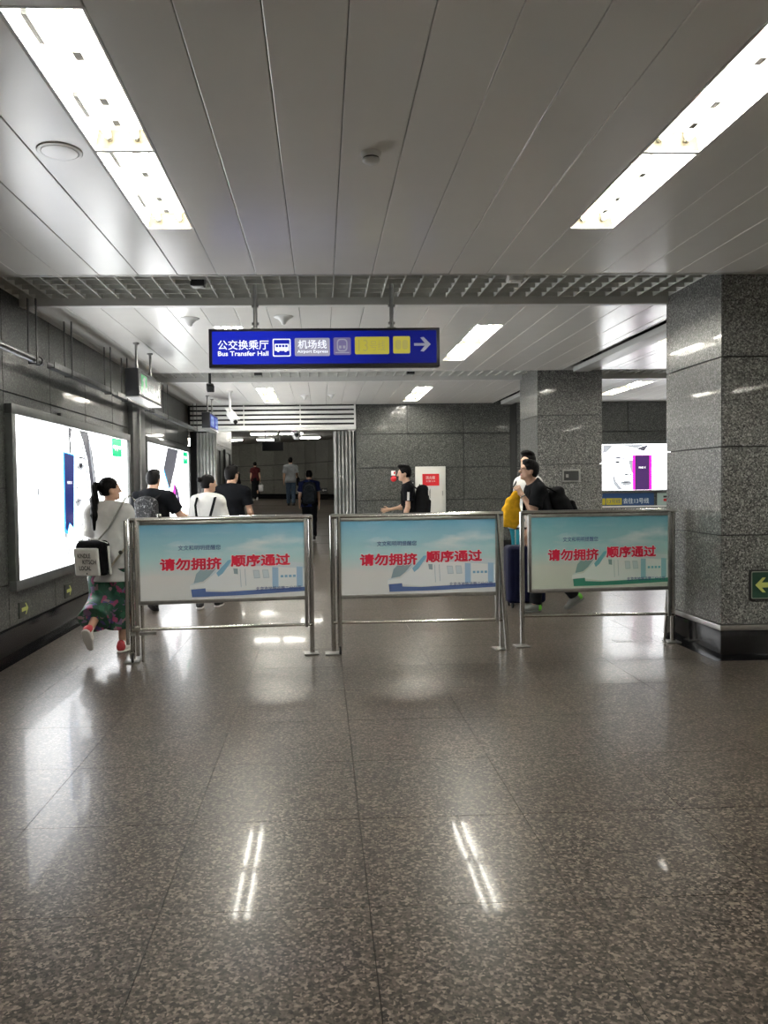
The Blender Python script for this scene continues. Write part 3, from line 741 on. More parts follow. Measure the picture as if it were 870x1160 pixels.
# light box on the far wall
t = thing('light_box', 'white advertising light box with a face and magenta-edged phone on the far wall', 'light box', (0, YF, 0))
X0, X1, Z0, Z1 = 5.6, 8.6, 1.31, 2.29
for a in ((X0 - .06, X1 + .06, -.06, 0, Z1, Z1 + .06), (X0 - .06, X1 + .06, -.06, 0, Z0 - .06, Z0), (X0 - .06, X0, -.06, 0, Z0, Z1), (X1, X1 + .06, -.06, 0, Z0, Z1)):
    MB().box(*a).build('frame_bar', 'frame_grey', t, bevel=.005)
pn = MB().box(X0, X1, -.03, -.002, Z0, Z1).build('lit_panel', 'box_white', t); f = FRONT((0, -.031, 0))
ad('printed_hair', [(6.02, 2.28), (6.0, 2.1), (6.1, 2.12), (6.22, 2.24), (6.5, 2.25), (6.72, 2.2), (6.98, 2.28)], 'ink_grey')
ad('printed_hair', [(6.72, 2.2), (6.9, 2.13), (7.02, 2.28)], 'ink_dark', .002)
ad('printed_ear', [(6.03, 1.98), (6.08, 2.02), (6.11, 1.9), (6.06, 1.8)], 'ink_pale')
ad('printed_brow', [(6.2, 1.99), (6.33, 2.03), (6.5, 1.99), (6.5, 1.965), (6.33, 1.99)], 'ink_dark')
ad('printed_eye', [(6.23, 1.91), (6.33, 1.945), (6.43, 1.91), (6.33, 1.885)], 'ink_grey')
ad('printed_eye', [(6.3, 1.93), (6.36, 1.93), (6.36, 1.895), (6.3, 1.895)], 'ink_black', .002)
ad('printed_nose', [(6.46, 1.68), (6.5, 1.62), (6.62, 1.62), (6.65, 1.68), (6.6, 1.65), (6.52, 1.66)], 'ink_dark')
ad('printed_nose_shadow', [(6.56, 1.95), (6.66, 1.95), (6.66, 1.66), (6.62, 1.7)], 'ink_grey')
ad('printed_lips', [(6.38, 1.48), (6.5, 1.52), (6.64, 1.5), (6.64, 1.43), (6.5, 1.4), (6.42, 1.43)], 'ink_grey')
ad('printed_lips', [(6.38, 1.48), (6.64, 1.485), (6.5, 1.465)], 'ink_black', .002)
ad('printed_jaw', [(6.22, 1.72), (6.3, 1.5), (6.42, 1.35), (6.5, 1.32), (6.34, 1.32), (6.24, 1.45)], 'ink_grey')
ad('printed_phone_edge', rect(6.655, 1.312, .42, .745), 'ink_magenta', .002)
ad('printed_phone', rect(6.71, 1.312, .31, .735), 'ink_violet', .003)
text('FIND X', 'ink_white', pn, f, 6.79, 1.77, .15, .04, .02, .004)

# blue route board under it
mat('board_blue', (.015, .06, .17), .4); mat('board_yellow', (.45, .38, .02), .4); mat('board_white', (.6, .65, .7), .4); mat('notice_paper', (.35, .45, .42), .5)
t = thing('route_board', 'blue board with yellow plates and line 13 lettering under the far light box', 'sign', (0, YF, 0))
bd = MB().box(5.6, 7.12, -.03, -.002, .98, 1.245).build('board', 'board_blue', t); f = FRONT((0, -.031, 0))
decal('yellow_plate', rect(5.72, 1.0, .34, .14), 'board_yellow', bd, f, .001); decal('yellow_plate', rect(6.08, 1.0, .34, .14), 'board_yellow', bd, f, .001)
text('13号线', 'board_blue', bd, f, 6.11, 1.03, .28, .09, .0, .002)
text('去往13号线', 'board_white', bd, f, 6.45, 1.02, .56, .12, .015, .002)
MB().box(5.6, 7.5, -.05, .0, .94, .975).build('shelf_rail', 'white_paint', t)
t = thing('wall_notice', 'small pale notice with red picture in a steel frame on the far wall', 'notice', (0, YF, 0))
nb = MB().box(7.2, 7.42, -.02, -.002, .98, 1.24).build('notice_sheet', 'notice_paper', t)
decal('red_picture', rrect(7.33, 1.06, .08, .06, .02), 'red_paint', nb, FRONT((0, -.021, 0)), .001); decal('dark_picture', rect(7.33, 1.14, .08, .04), 'black_plastic', nb, FRONT((0, -.021, 0)), .001)
MB().box(7.42, 7.45, -.04, 0, .98, 1.3).build('frame_post', 'steel_dull', t)

# hydrant cabinet and alarm bell on the far wall
t = thing('hydrant_cabinet', 'white fire hydrant cabinet door with red label on the far wall', 'cabinet', (1.99, YF, .75))
MB().box(0, .64, -.05, 0, 0, 1.12).build('cabinet_frame', 'door_white', t, bevel=.004)
dr = MB().box(.045, .595, -.062, -.05, .045, 1.06).build('cabinet_door', 'door_white', t, bevel=.003)
lb = MB().box(.145, .5, -.066, -.062, .715, .965).build('door_label', 'red_paint', dr)
text('消火栓', 'door_white', dr, FRONT((0, -.067, 0)), .215, .85, .2, .07, .01, .001); text('火警119', 'door_white', dr, FRONT((0, -.067, 0)), .215, .79, .2, .04, .0, .001)
MB().bar((.57, -.07, .5), (.57, -.07, .6), .02, .015).build('door_handle', 'steel_dull', dr)
t = thing('alarm_bell', 'red round alarm bell under a white call point on the far wall', 'bell', (1.53, YF, 1.62))
MB().lathe([(.062, 0), (.06, .02), (.04, .04), (0, .045)], n=24).build('bell_dome', 'red_paint', t).rotation_euler = (R_(90), 0, 0)
MB().box(-.05, .04, -.03, 0, .07, .17).build('call_point', 'white_plastic', t, bevel=.005); decal('call_symbol', rect(.0, .1, .035, .05), 'red_paint', t, FRONT((0, -.031, 0)), .001)
# recessed metal box on the second column
t = thing('metal_box', 'small steel recessed box on the farther granite column', 'box', (3.68, 11.9, 1.5))
for a in ((0, .28, -.03, 0, 0, .025), (0, .28, -.03, 0, .17, .195), (0, .025, -.03, 0, .025, .17), (.255, .28, -.03, 0, .025, .17)): MB().box(*a).build('frame_bar', 'steel_dull', t)
MB().box(.025, .255, -.012, -.002, .025, .17).build('box_door', 'dark_metal', t)
MB().box(.06, .1, -.018, -.012, .07, .12).build('latch', 'steel_dull', t)

# exit arrows
mat('sign_green', (.01, .05, .03), .35); mat('glow_yellow', (.55, .58, .16), .5); mat('sign_edge', (.22, .24, .2), .5); mat('plate_dark', (.03, .035, .028), .4)
t = thing('exit_arrow_sign', 'dark green floor-level sign with left arrow on the near column', 'sign', (3.565, 6.42, .49))
MB().box(0, .42, -.018, 0, 0, .255).build('plate', 'black_plastic', t, bevel=.003)
decal('plate_border', rrect(.012, .012, .396, .231, .012), 'sign_edge', t, FRONT((0, -.0182, 0)), .0005); decal('plate_face', rrect(.02, .02, .38, .215, .01), 'sign_green', t, FRONT((0, -.0182, 0)), .001)
decal('arrow', arrow_left(.045, .065, .17, .125), 'glow_yellow', t, FRONT((0, -.0182, 0)), .002)
for y, z, lb in ((7.2, .40, 'small yellow arrow plate low on the left wall, nearer one'), (8.47, .40, 'small yellow arrow plate low on the left wall, farther one')):
    t = thing('exit_arrow_plate', lb, 'sign', (XL, y, z - .07), 0, 'arrow plates on the left wall')
    MB().box(0, .012, 0, .26, 0, .145).build('plate', 'plate_dark', t, bevel=.002)
    decal('arrow', arrow_right(.05, .02, .16, .105), 'glow_yellow', t, WALLL((.012, 0, 0)), .001)
# conduit drop and cover between the light boxes
t = thing('wall_duct_cover', 'tall dark metal cover between the two left light boxes', 'cover', (XL, 11.42, .28))
MB().box(0, .075, 0, .78, 0, 2.9).build('cover_sheet', 'frame_grey', t, bevel=.006)
MB().cyl((.1, .3, 0), (.1, .3, 2.9), .018, 10).build('vertical_pipe', 'steel_dull', t)
t = thing('wall_conduit_drop', 'short black cable drop above the large light box', 'cable', (XL, 8.42, 2.2))
MB().box(0, .04, -.03, .06, .0, .1).build('junction_box', 'black_plastic', t, bevel=.005); MB().tube([(.02, .06, .05), (.03, .12, .0), (.03, .14, -.05)], .008, 8).build('cable', 'black_plastic', t)
# floor box
t = thing('floor_box', 'small square steel floor box beside the right barrier', 'floor box', (2.82, 7.25, 0))
MB().box(-.09, .09, -.06, .06, 0, .0015).build('lid', 'foot_steel', t); MB().box(-.075, .075, -.045, .045, .0015, .002).build('lid_inlay', 'floor_granite', t)
# outlets on the curved end wall
for x, y, lb in ((-3.15, 37.9, 'small white sign plate low on the passage end wall, left'), (.12, 32.75, 'small white sign plate low on the passage end wall, right')):
    t = thing('wall_plate', lb, 'plate', (x, y - .25, 1.2)); MB().box(-.14, .14, -.02, .15, 0, .2).build('plate', 'black_plastic', t); decal('arrow', arrow_left(-.09, .05, .18, .1), 'white_paint', t, FRONT((0, -.021, 0)), .001)
# ---------------------------------------------------------------- crowd barriers with printed boards
def board_print(name, sky, mid, low, cloud):
    m, N, L, b = nt(name)
    tc = N.new('ShaderNodeTexCoord'); sp = N.new('ShaderNodeSeparateXYZ'); L.new(tc.outputs['Object'], sp.inputs[0])
    nz = N.new('ShaderNodeTexNoise'); nz.inputs['Scale'].default_value = 2.2; nz.inputs['Detail'].default_value = 6
    mp = N.new('ShaderNodeMapping'); mp.inputs['Scale'].default_value = (1, 1, 3.2); L.new(tc.outputs['Object'], mp.inputs[0]); L.new(mp.outputs[0], nz.inputs['Vector'])
    r = N.new('ShaderNodeValToRGB'); e = r.color_ramp.elements
    e[0].position = 0.0; e[0].color = (*low, 1); e[1].position = 1.0; e[1].color = (*sky, 1)
    q = e.new(.30); q.color = (*[a * .85 + .1 for a in low], 1); q = e.new(.55); q.color = (*mid, 1); q = e.new(.8); q.color = (*[(a + c) / 2 for a, c in zip(sky, mid)], 1)
    mr = N.new('ShaderNodeMapRange'); mr.inputs[1].default_value = .53; mr.inputs[2].default_value = 1.18
    L.new(sp.outputs[2], mr.inputs[0])
    wob = N.new('ShaderNodeMath'); wob.operation = 'MULTIPLY_ADD'; wob.inputs[1].default_value = .16; L.new(nz.outputs['Fac'], wob.inputs[0]); L.new(mr.outputs[0], wob.inputs[2])
    sub = N.new('ShaderNodeMath'); sub.operation = 'SUBTRACT'; sub.inputs[1].default_value = .08; L.new(wob.outputs[0], sub.inputs[0]); L.new(sub.outputs[0], r.inputs['Fac'])
    # cloud band in the upper part
    up = N.new('ShaderNodeValToRGB'); ue = up.color_ramp.elements
    ue[0].position = .5; ue[0].color = (0, 0, 0, 1); ue[1].position = .74; ue[1].color = (.85, .85, .85, 1); q = ue.new(.9); q.color = (.12, .12, .12, 1)
    L.new(mr.outputs[0], up.inputs['Fac'])
    cr = N.new('ShaderNodeValToRGB'); cr.color_ramp.elements[0].position = .46; cr.color_ramp.elements[1].position = .66; L.new(nz.outputs['Fac'], cr.inputs['Fac'])
    mu = N.new('ShaderNodeMath'); mu.operation = 'MULTIPLY'; L.new(up.outputs[0], mu.inputs[0]); L.new(cr.outputs[0], mu.inputs[1])
    mx = N.new('ShaderNodeMix'); mx.data_type = 'RGBA'; L.new(mu.outputs[0], mx.inputs['Factor']); L.new(r.outputs[0], mx.inputs['A']); mx.inputs['B'].default_value = (*cloud, 1)
    L.new(mx.outputs['Result'], b.inputs['Base Color']); b.inputs['Roughness'].default_value = .3
board_print('print_blue', (.15, .40, .60), (.42, .66, .70), (.68, .70, .71), (.82, .84, .85))
board_print('print_green', (.12, .36, .46), (.34, .58, .58), (.54, .60, .52), (.70, .74, .72))
mat('ink_red', (.62, .01, .05), .4); mat('ink_red_back', (.85, .82, .82), .4); mat('ink_blue_text', (.03, .05, .22), .4)
for nm, g in (('b', 0), ('g', 1)):
    tint = lambda a, c: c if g else a
    mat('tr_body_' + nm, tint((.76, .80, .83), (.66, .74, .70)), .35); mat('tr_roof_' + nm, tint((.58, .68, .75), (.50, .63, .62)), .35)
    mat('tr_glass_' + nm, tint((.26, .36, .42), (.20, .34, .32)), .35); mat('tr_stripe_' + nm, tint((.20, .43, .62), (.15, .45, .50)), .35)
    mat('tr_skirt_' + nm, tint((.09, .15, .36), (.04, .25, .17)), .35); mat('tr_line_' + nm, tint((.42, .52, .6), (.36, .5, .48)), .35)
    mat('tr_band_' + nm, tint((.34, .52, .72), (.26, .52, .56)), .35)
def bezier(p, n=8):
    out = []
    for i in range(n + 1):
        t = i / n; a = [(1 - t) ** 3, 3 * t * (1 - t) ** 2, 3 * t * t * (1 - t), t ** 3]
        out.append(tuple(sum(a[k] * p[k][c] for k in range(4)) for c in (0, 1)))
    return out
def barrier(A, B, label, hue, variant):
    A, B = Vector((*A, 0)), Vector((*B, 0)); W = (B - A).length; ang = math.atan2(B.y - A.y, B.x - A.x)
    t = thing('barrier', label, 'barrier', A, ang, 'queue barriers')
    ZT = 1.225; r = .022
    x0, x1 = .075, W - .06          # board frame
    MB().cyl((-.005, 0, ZT), (W + .01, 0, ZT), r, 14).build('top_rail', 'steel', t)
    # outer posts
    MB().cyl((0, .02, .03), (0, .02, ZT + .012), r, 14).build('post', 'steel', t)
    MB().cyl((W, .02, .0), (W, .02, ZT + .012), r, 14).build('post', 'steel', t)
    for x in (0, W): MB().box(x - .075, x + .055, -.045, .085, 0, .014).build('foot_plate', 'foot_steel', t, bevel=.004)
    if variant == 0:     # square stile with caster
        MB().box(.03, .06, -.03, 0, .06, ZT).build('inner_stile', 'steel', t, bevel=.004)
        MB().box(-.05, -.02, -.035, -.01, .16, ZT).build('outer_stile', 'steel', t, bevel=.004)
        MB().box(-.02, .2, -.02, -.005, .235, .262).build('hinge_arm', 'steel_dull', t); MB().box(.005, .07, -.045, -.015, .27, .32).build('hinge_block', 'steel', t, bevel=.003)
        MB().cyl((.085, .01, .0), (.085, .01, .6), .014, 12).build('inner_leg', 'steel', t)
        wx = .0
    elif variant == 1:
        MB().cyl((.055, -.02, .08), (.055, -.02, ZT), r * .95, 14).build('inner_stile', 'steel', t)
        MB().cyl((W - .045, -.02, ZT), (W + .03, -.06, .0), r * .9, 14).build('splayed_leg', 'steel', t)
        wx = .055
    else:
        MB().cyl((W - .075, .03, 0.0), (W - .045, .01, .6), .014, 12).build('inner_leg', 'steel', t)
        wx = None
    if wx is not None:
        wt = MB().tube([(wx, -.02 + .032 * math.sin(a), .042 + .032 * math.cos(a)) for a in np.linspace(0, 2 * math.pi, 17)[:-1]], .011, 8, closed=True)
        wh = wt.build('caster_wheel', 'rubber', t); MB().cyl((wx - .012, -.02, .042), (wx + .012, -.02, .042), .022, 14).build('wheel_hub', 'steel_dull', wh)
        MB().box(wx - .022, wx - .015, -.035, -.005, .04, .1).box(wx + .015, wx + .022, -.035, -.005, .04, .1).box(wx - .022, wx + .022, -.035, -.005, .09, .1).build('caster_fork', 'steel', t)
    MB().cyl((0, .0, .285), (W, .0, .27), .014, 12).build('lower_rail', 'steel', t)
    for x in (x0 - .012, x1 + .012): MB().box(x - .014, x + .014, -.02, .02, .25 if x > W / 2 else .5, ZT).build('frame_stile', 'steel_dull', t, bevel=.004)
    MB().box(x0, x1, -.02, .02, .495, .53).build('frame_rail', 'steel_dull', t, bevel=.004); MB().box(x0, x1, -.02, .02, 1.182, 1.208).build('frame_rail', 'steel_dull', t, bevel=.004)
    bd = MB().box(x0 + .002, x1 - .002, -.012, .012, .53, 1.182).build('board', 'print_blue' if hue == 'b' else 'print_green', t)
    f = (Vector((x0, -.012, .53)), Vector((1, 0, 0)), Vector((0, 0, 1)), Vector((0, -1, 0)))
    bw, bh = x1 - x0, .652
    P = lambda l: [((u - 48) / 742 * bw, (418 - v) / 350 * bh) for u, v in l]
    def pr(name, l, m, o): return decal(name, P(l), m + hue, bd, f, o)
    nose = bezier([(268, 352), (330, 345), (350, 300), (440, 245)])
    pr('train_roof', nose + [(520, 238), (789, 262), (789, 290), (480, 262)], 'tr_roof_', .0008)
    pr('train_body', [(266, 372), (268, 352), (330, 344), (366, 312), (400, 282), (470, 262), (789, 288), (789, 378), (430, 384), (336, 372)], 'tr_body_', .0012)
    pr('train_windscreen', [(284, 343), (296, 300), (318, 278), (352, 272), (386, 276), (352, 316), (326, 336)], 'tr_glass_', .0016)
    pr('train_nose_stripe', [(386, 298), (440, 240), (462, 236), (416, 300), (395, 316)], 'tr_stripe_', .0016)
    pr('train_skirt', [(272, 372), (336, 368), (338, 384), (430, 388), (789, 376), (789, 396), (500, 406), (276, 408)], 'tr_skirt_', .0016)
    pr('train_cab_window', [(463, 279), (483, 280), (484, 307), (466, 304)], 'tr_glass_', .0018)
    for l in ([(492, 283), (495, 283), (499, 368), (496, 368)], [(514, 282), (517, 282), (521, 362), (518, 362)]): pr('train_door_line', l, 'tr_line_', .0018)
    for u in (552, 594): pr('train_window', [(u, 289), (u + 28, 290), (u + 33, 328), (u + 5, 329)], 'tr_line_', .0018); pr('train_window_pane', [(u + 3, 292), (u + 26, 293), (u + 30, 325), (u + 7, 326)], 'tr_roof_', .0022)
    for u in (640, 752): pr('train_band', [(u, 278), (u + 28, 280), (u + 28, 374), (u, 375)], 'tr_band_', .0018)
    for u in (678, 697, 716, 735): pr('train_small_window', [(u, 317), (u + 13, 317), (u + 13, 328), (u, 328)], 'tr_stripe_', .0018)
    TX = lambda s, m, u0, v0, u1, v1, b, o: text(s, m, bd, f, (u0 - 48) / 742 * bw, (418 - v1) / 350 * bh, (u1 - u0) / 742 * bw, (v1 - v0) / 350 * bh, b, o)
    TX('请勿拥挤', 'ink_red_back', 134, 222, 414, 284, .06, .0024); TX('顺序通过', 'ink_red_back', 450, 213, 726, 274, .06, .0024)
    TX('请勿拥挤', 'ink_red', 136, 224, 412, 282, .04, .003); TX('顺序通过', 'ink_red', 452, 215, 724, 272, .04, .003)
    TX('文文和明明提醒您', 'ink_blue_text', 218, 166, 408, 189, .008, .003)
    TX('北京市地铁运营二分公司', 'ink_blue_text', 564, 369, 772, 388, .012, .003)
    if variant == 0: MB().lathe([(.016, 0), (.02, .015), (.016, .03), (.0, .036)], (W * .16, 0, ZT + r - .004), 14).build('rail_knob', 'steel', t)
    return t
barrier((-1.64, 6.78), (-.10, 6.95), 'leftmost steel barrier with red lettered board, beside the ponytailed woman', 'b', 0)
barrier((.09, 6.92), (1.61, 6.98), 'middle steel barrier with red lettered board', 'b', 1)
barrier((1.82, 7.06), (3.24, 7.11), 'rightmost steel barrier with greenish board, beside the near column', 'g', 2)
# ---------------------------------------------------------------- figures: smooth fields turned into meshes
def nets(F, o, h):
    ins = F < 0
    c = np.zeros(tuple(n - 1 for n in F.shape), np.int8)
    for i in (0, 1):
        for j in (0, 1):
            for k in (0, 1): c += ins[i:i + c.shape[0], j:j + c.shape[1], k:k + c.shape[2]]
    cells = np.argwhere((c > 0) & (c < 8))
    if len(cells) == 0: return np.zeros((0, 3)), []
    idx = -np.ones(c.shape, np.int64); idx[tuple(cells.T)] = np.arange(len(cells))
    acc = np.zeros((len(cells), 3)); cnt = np.zeros(len(cells))
    corner = [(i, j, k) for i in (0, 1) for j in (0, 1) for k in (0, 1)]
    for a in corner:
        for ax in range(3):
            if a[ax] == 0:
                b = list(a); b[ax] = 1
                fa = F[tuple((cells + a).T)]; fb = F[tuple((cells + b).T)]
                s = (fa < 0) != (fb < 0)
                t = np.where(s, fa / np.where(s, fa - fb, 1), 0)
                p = np.array(a, float)[None].repeat(len(cells), 0); p[:, ax] += t
                acc[s] += p[s]; cnt[s] += 1
    V = (cells + acc / cnt[:, None]) * h + o
    faces = []
    for ax in range(3):
        sl0 = [slice(1, -1)] * 3; sl1 = [slice(1, -1)] * 3
        sl0[ax] = slice(0, -1); sl1[ax] = slice(1, None)
        A = ins[tuple(sl0)]; B = ins[tuple(sl1)]
        u, v = [(1, 2), (2, 0), (0, 1)][ax]
        for flip, msk in ((False, A & ~B), (True, ~A & B)):
            e = np.argwhere(msk)
            if len(e) == 0: continue
            for d in range(3):
                if d != ax: e[:, d] += 1
            q = []
            for du, dv in ((-1, -1), (0, -1), (0, 0), (-1, 0)):
                cc = e.copy(); cc[:, u] += du; cc[:, v] += dv
                q.append(idx[tuple(cc.T)])
            q = np.stack(q, 1)
            if flip: q = q[:, ::-1]
            faces.append(q)
    return V, np.concatenate(faces)

def V3(*a): return np.array(a, float)
def cone(a, b, ra, rb=None, sy=1.0, cut=None, k=None): return ('c', np.array(a, float), np.array(b, float), ra, ra if rb is None else rb, sy, cut, k)
def ell(c, r, M=None, cut=None, k=None): return ('e', np.array(c, float), np.array(r, float), M, cut, k)
def rbox(c, hs, r, M=None, k=None): return ('b', np.array(c, float), np.array(hs, float), r, M, k)
def pdist(p, P):
    if p[0] == 'c':
        _, a, b, ra, rb, sy, cut, k = p
        s = np.array([1, 1 / sy, 1])
        q = (P - a) * s; d = (b - a) * s; L2 = max(d @ d, 1e-9)
        t = np.clip(q @ d / L2, 0, 1)
        r = ra + (rb - ra) * t
        D = (np.sqrt(((q - t[..., None] * d) ** 2).sum(-1)) - r) * (sy if sy < 1 else 1)
    elif p[0] == 'e':
        _, c, r, M, cut, k = p
        q = P - c
        if M is not None: q = q @ M
        D = (np.sqrt(((q / r) ** 2).sum(-1)) - 1) * min(r)
    else:
        _, c, hs, r, M, k = p; cut = None
        q = P - c
        if M is not None: q = q @ M
        q = np.abs(q) - (hs - r)
        D = np.sqrt((np.maximum(q, 0) ** 2).sum(-1)) + np.minimum(q.max(-1), 0) - r
    if cut is not None: D = np.maximum(D, (P - cut[0]) @ cut[1])
    return D
def pbox(p):
    if p[0] == 'c':
        _, a, b, ra, rb, sy, _, _ = p; r = max(ra, rb)
        return np.minimum(a, b) - r, np.maximum(a, b) + r
    r = p[2]; e = float(np.linalg.norm(r)) if p[-2 if p[0] == 'e' else -2] is not None and p[0] != 'e' or (p[0] == 'e' and p[3] is not None) else None
    rr_ = np.array([max(r)] * 3) * (1.0 if e is None else 1.0)
    if e is not None: rr_ = np.array([e] * 3)
    else: rr_ = np.array(r)
    return p[1] - rr_, p[1] + rr_
def field_mesh(prims, h, k=.02, neg=(), post=None, pad=.05):
    lo = np.min([pbox(p)[0] for p in prims], 0) - pad * .6; hi = np.max([pbox(p)[1] for p in prims], 0) + pad * .6
    n = np.ceil((hi - lo) / h).astype(int) + 1
    F = np.full(n, .09)
    ax = [lo[i] + np.arange(n[i]) * h for i in range(3)]
    for p in prims:
        a, b = pbox(p); i0 = np.maximum(((a - pad - lo) / h).astype(int), 0); i1 = np.minimum(((b + pad - lo) / h).astype(int) + 2, n)
        if (i1 <= i0).any(): continue
        P = np.stack(np.meshgrid(*[ax[i][i0[i]:i1[i]] for i in range(3)], indexing='ij'), -1)
        D = pdist(p, P); S = F[i0[0]:i1[0], i0[1]:i1[1], i0[2]:i1[2]]
        kk = p[-1] if p[-1] is not None and not isinstance(p[-1], tuple) else k
        hh = np.maximum(kk - np.abs(S - D), 0) / kk
        S[...] = np.minimum(S, D) - hh * hh * kk * .25
    if neg or post:
        P = np.stack(np.meshgrid(*ax, indexing='ij'), -1)
        for p in neg: F = np.maximum(F, -pdist(p, P))
        if post: F = post(F, P)
    F[0] = F[-1] = .05; F[:, 0] = F[:, -1] = .05; F[:, :, 0] = F[:, :, -1] = .05
    return nets(F, lo, h)
def field_obj(name, mats, parent, prims, h=.01, k=.02, neg=(), post=None, mfun=None):
    Vv, Fq = field_mesh(prims, h, k, neg, post)
    me = bpy.data.meshes.new(name)
    me.from_pydata(Vv.tolist(), [], Fq.tolist() if len(Fq) else [])
    if isinstance(mats, str): mats = [mats]
    for m in mats: me.materials.append(MATS[m])
    if mfun is not None:
        C = Vv[Fq].mean(1); me.polygons.foreach_set('material_index', mfun(C).astype(np.int32))
    me.polygons.foreach_set('use_smooth', [True] * len(me.polygons)); me.update()
    return link(name, me, parent)

def rotx(a): c, s = math.cos(a), math.sin(a); return np.array([[1, 0, 0], [0, c, -s], [0, s, c]])
def roty(a): c, s = math.cos(a), math.sin(a); return np.array([[c, 0, s], [0, 1, 0], [-s, 0, c]])
def rotz(a): c, s = math.cos(a), math.sin(a); return np.array([[c, -s, 0], [s, c, 0], [0, 0, 1]])

for nm, c in (('skin_a', (.52, .32, .22)), ('skin_b', (.42, .25, .17)), ('skin_c', (.47, .28, .19))): mat(nm, c, .5, bump=.1, bscale=300)
mat('hair', (.004, .0035, .0035), .55, 0, .1, noise=.5, nscale=90, bump=.5, bscale=160); mat('hair_brown', (.03, .017, .012), .4, noise=.5, nscale=90, bump=.5, bscale=160)
mat('lips', (.40, .13, .12), .4); mat('eye_white', (.7, .7, .7), .2); mat('eye_dark', (.01, .008, .006), .15)
def cloth(n, c, v=.12): mat(n, c, .9, 0, .1, noise=v, nscale=18, bump=.25, bscale=120)
cloth('cloth_black', (.005, .0055, .007)); cloth('cloth_white', (.62, .61, .58), .05); cloth('cloth_offwhite', (.55, .54, .52), .06); cloth('cloth_navy', (.012, .017, .06)); cloth('cloth_dark', (.009, .0095, .011))
cloth('cloth_maroon', (.06, .012, .014)); cloth('cloth_grey', (.22, .23, .24)); cloth('denim', (.05, .075, .11), .25); cloth('cloth_teal', (.01, .12, .15)); cloth('cloth_yellow', (.62, .34, .015), .2)
cloth('bag_black', (.006, .006, .007), .3); cloth('bag_charcoal', (.02, .023, .027), .3); cloth('cloth_blue_trim', (.03, .04, .3)); cloth('strap_tan', (.35, .31, .24)); cloth('strap_grey', (.3, .29, .26))
mat('shoe_white', (.62, .60, .57), .5); mat('shoe_red', (.4, .02, .03), .5); mat('shoe_black', (.012, .012, .012), .5); mat('shoe_grey', (.17, .17, .16), .7); mat('shoe_neon', (.12, .5, .03), .6)
mat('plastic_bag', (.55, .55, .55), .4); mat('case_navy', (.004, .005, .025), .6, 0, .15, noise=.2, nscale=10); mat('watch_steel', (.5, .48, .42), .25, 1)
def floral():
    m, N, L, b = nt('cloth_floral')
    tc = N.new('ShaderNodeTexCoord'); nz = N.new('ShaderNodeTexNoise'); nz.inputs['Scale'].default_value = 9; nz.inputs['Detail'].default_value = 4; nz.inputs['Distortion'].default_value = 1.5
    L.new(tc.outputs['Object'], nz.inputs['Vector'])
    v = N.new('ShaderNodeTexVoronoi'); v.inputs['Scale'].default_value = 22
    ad_ = N.new('ShaderNodeVectorMath'); ad_.operation = 'MULTIPLY_ADD'; ad_.inputs[1].default_value = (.12, .12, .12)
    L.new(nz.outputs['Color'], ad_.inputs[0]); L.new(tc.outputs['Object'], ad_.inputs[2]); L.new(ad_.outputs[0], v.inputs['Vector'])
    sp = N.new('ShaderNodeSeparateColor'); L.new(v.outputs['Color'], sp.inputs[0])
    r = N.new('ShaderNodeValToRGB'); r.color_ramp.interpolation = 'CONSTANT'; e = r.color_ramp.elements
    cols = [(0, (.004, .05, .025)), (.38, (.012, .09, .045)), (.58, (.26, .04, .11)), (.66, (.14, .09, .17)), (.74, (.01, .06, .04)), (.88, (.26, .16, .18)), (.94, (.06, .05, .17))]
    e[0].position, e[0].color = 0, (*cols[0][1], 1); e[1].position, e[1].color = cols[1][0], (*cols[1][1], 1)
    for p_, c in cols[2:]: q = e.new(p_); q.color = (*c, 1)
    L.new(sp.outputs[0], r.inputs['Fac']); L.new(r.outputs[0], b.inputs['Base Color']); b.inputs['Roughness'].default_value = .7
floral()
def patterned():
    m, N, L, b = nt('bag_pattern')
    tc = N.new('ShaderNodeTexCoord'); v = N.new('ShaderNodeTexNoise'); v.inputs['Scale'].default_value = 30; v.inputs['Detail'].default_value = 5; v.inputs['Distortion'].default_value = 2
    L.new(tc.outputs['Object'], v.inputs['Vector']); r = N.new('ShaderNodeValToRGB'); e = r.color_ramp.elements
    e[0].position = .58; e[0].color = (.006, .006, .007, 1); e[1].position = .66; e[1].color = (.22, .22, .22, 1)
    L.new(v.outputs['Fac'], r.inputs['Fac']); L.new(r.outputs[0], b.inputs['Base Color']); b.inputs['Roughness'].default_value = .8
patterned()

def fold(amp=.004, f=(17, 13, 26)):
    def post(F, P): return F + amp * (np.sin(P[..., 0] * f[0] + P[..., 2] * 9) * np.sin(P[..., 2] * f[2] + P[..., 1] * f[1] + P[..., 0] * 8))
    return post

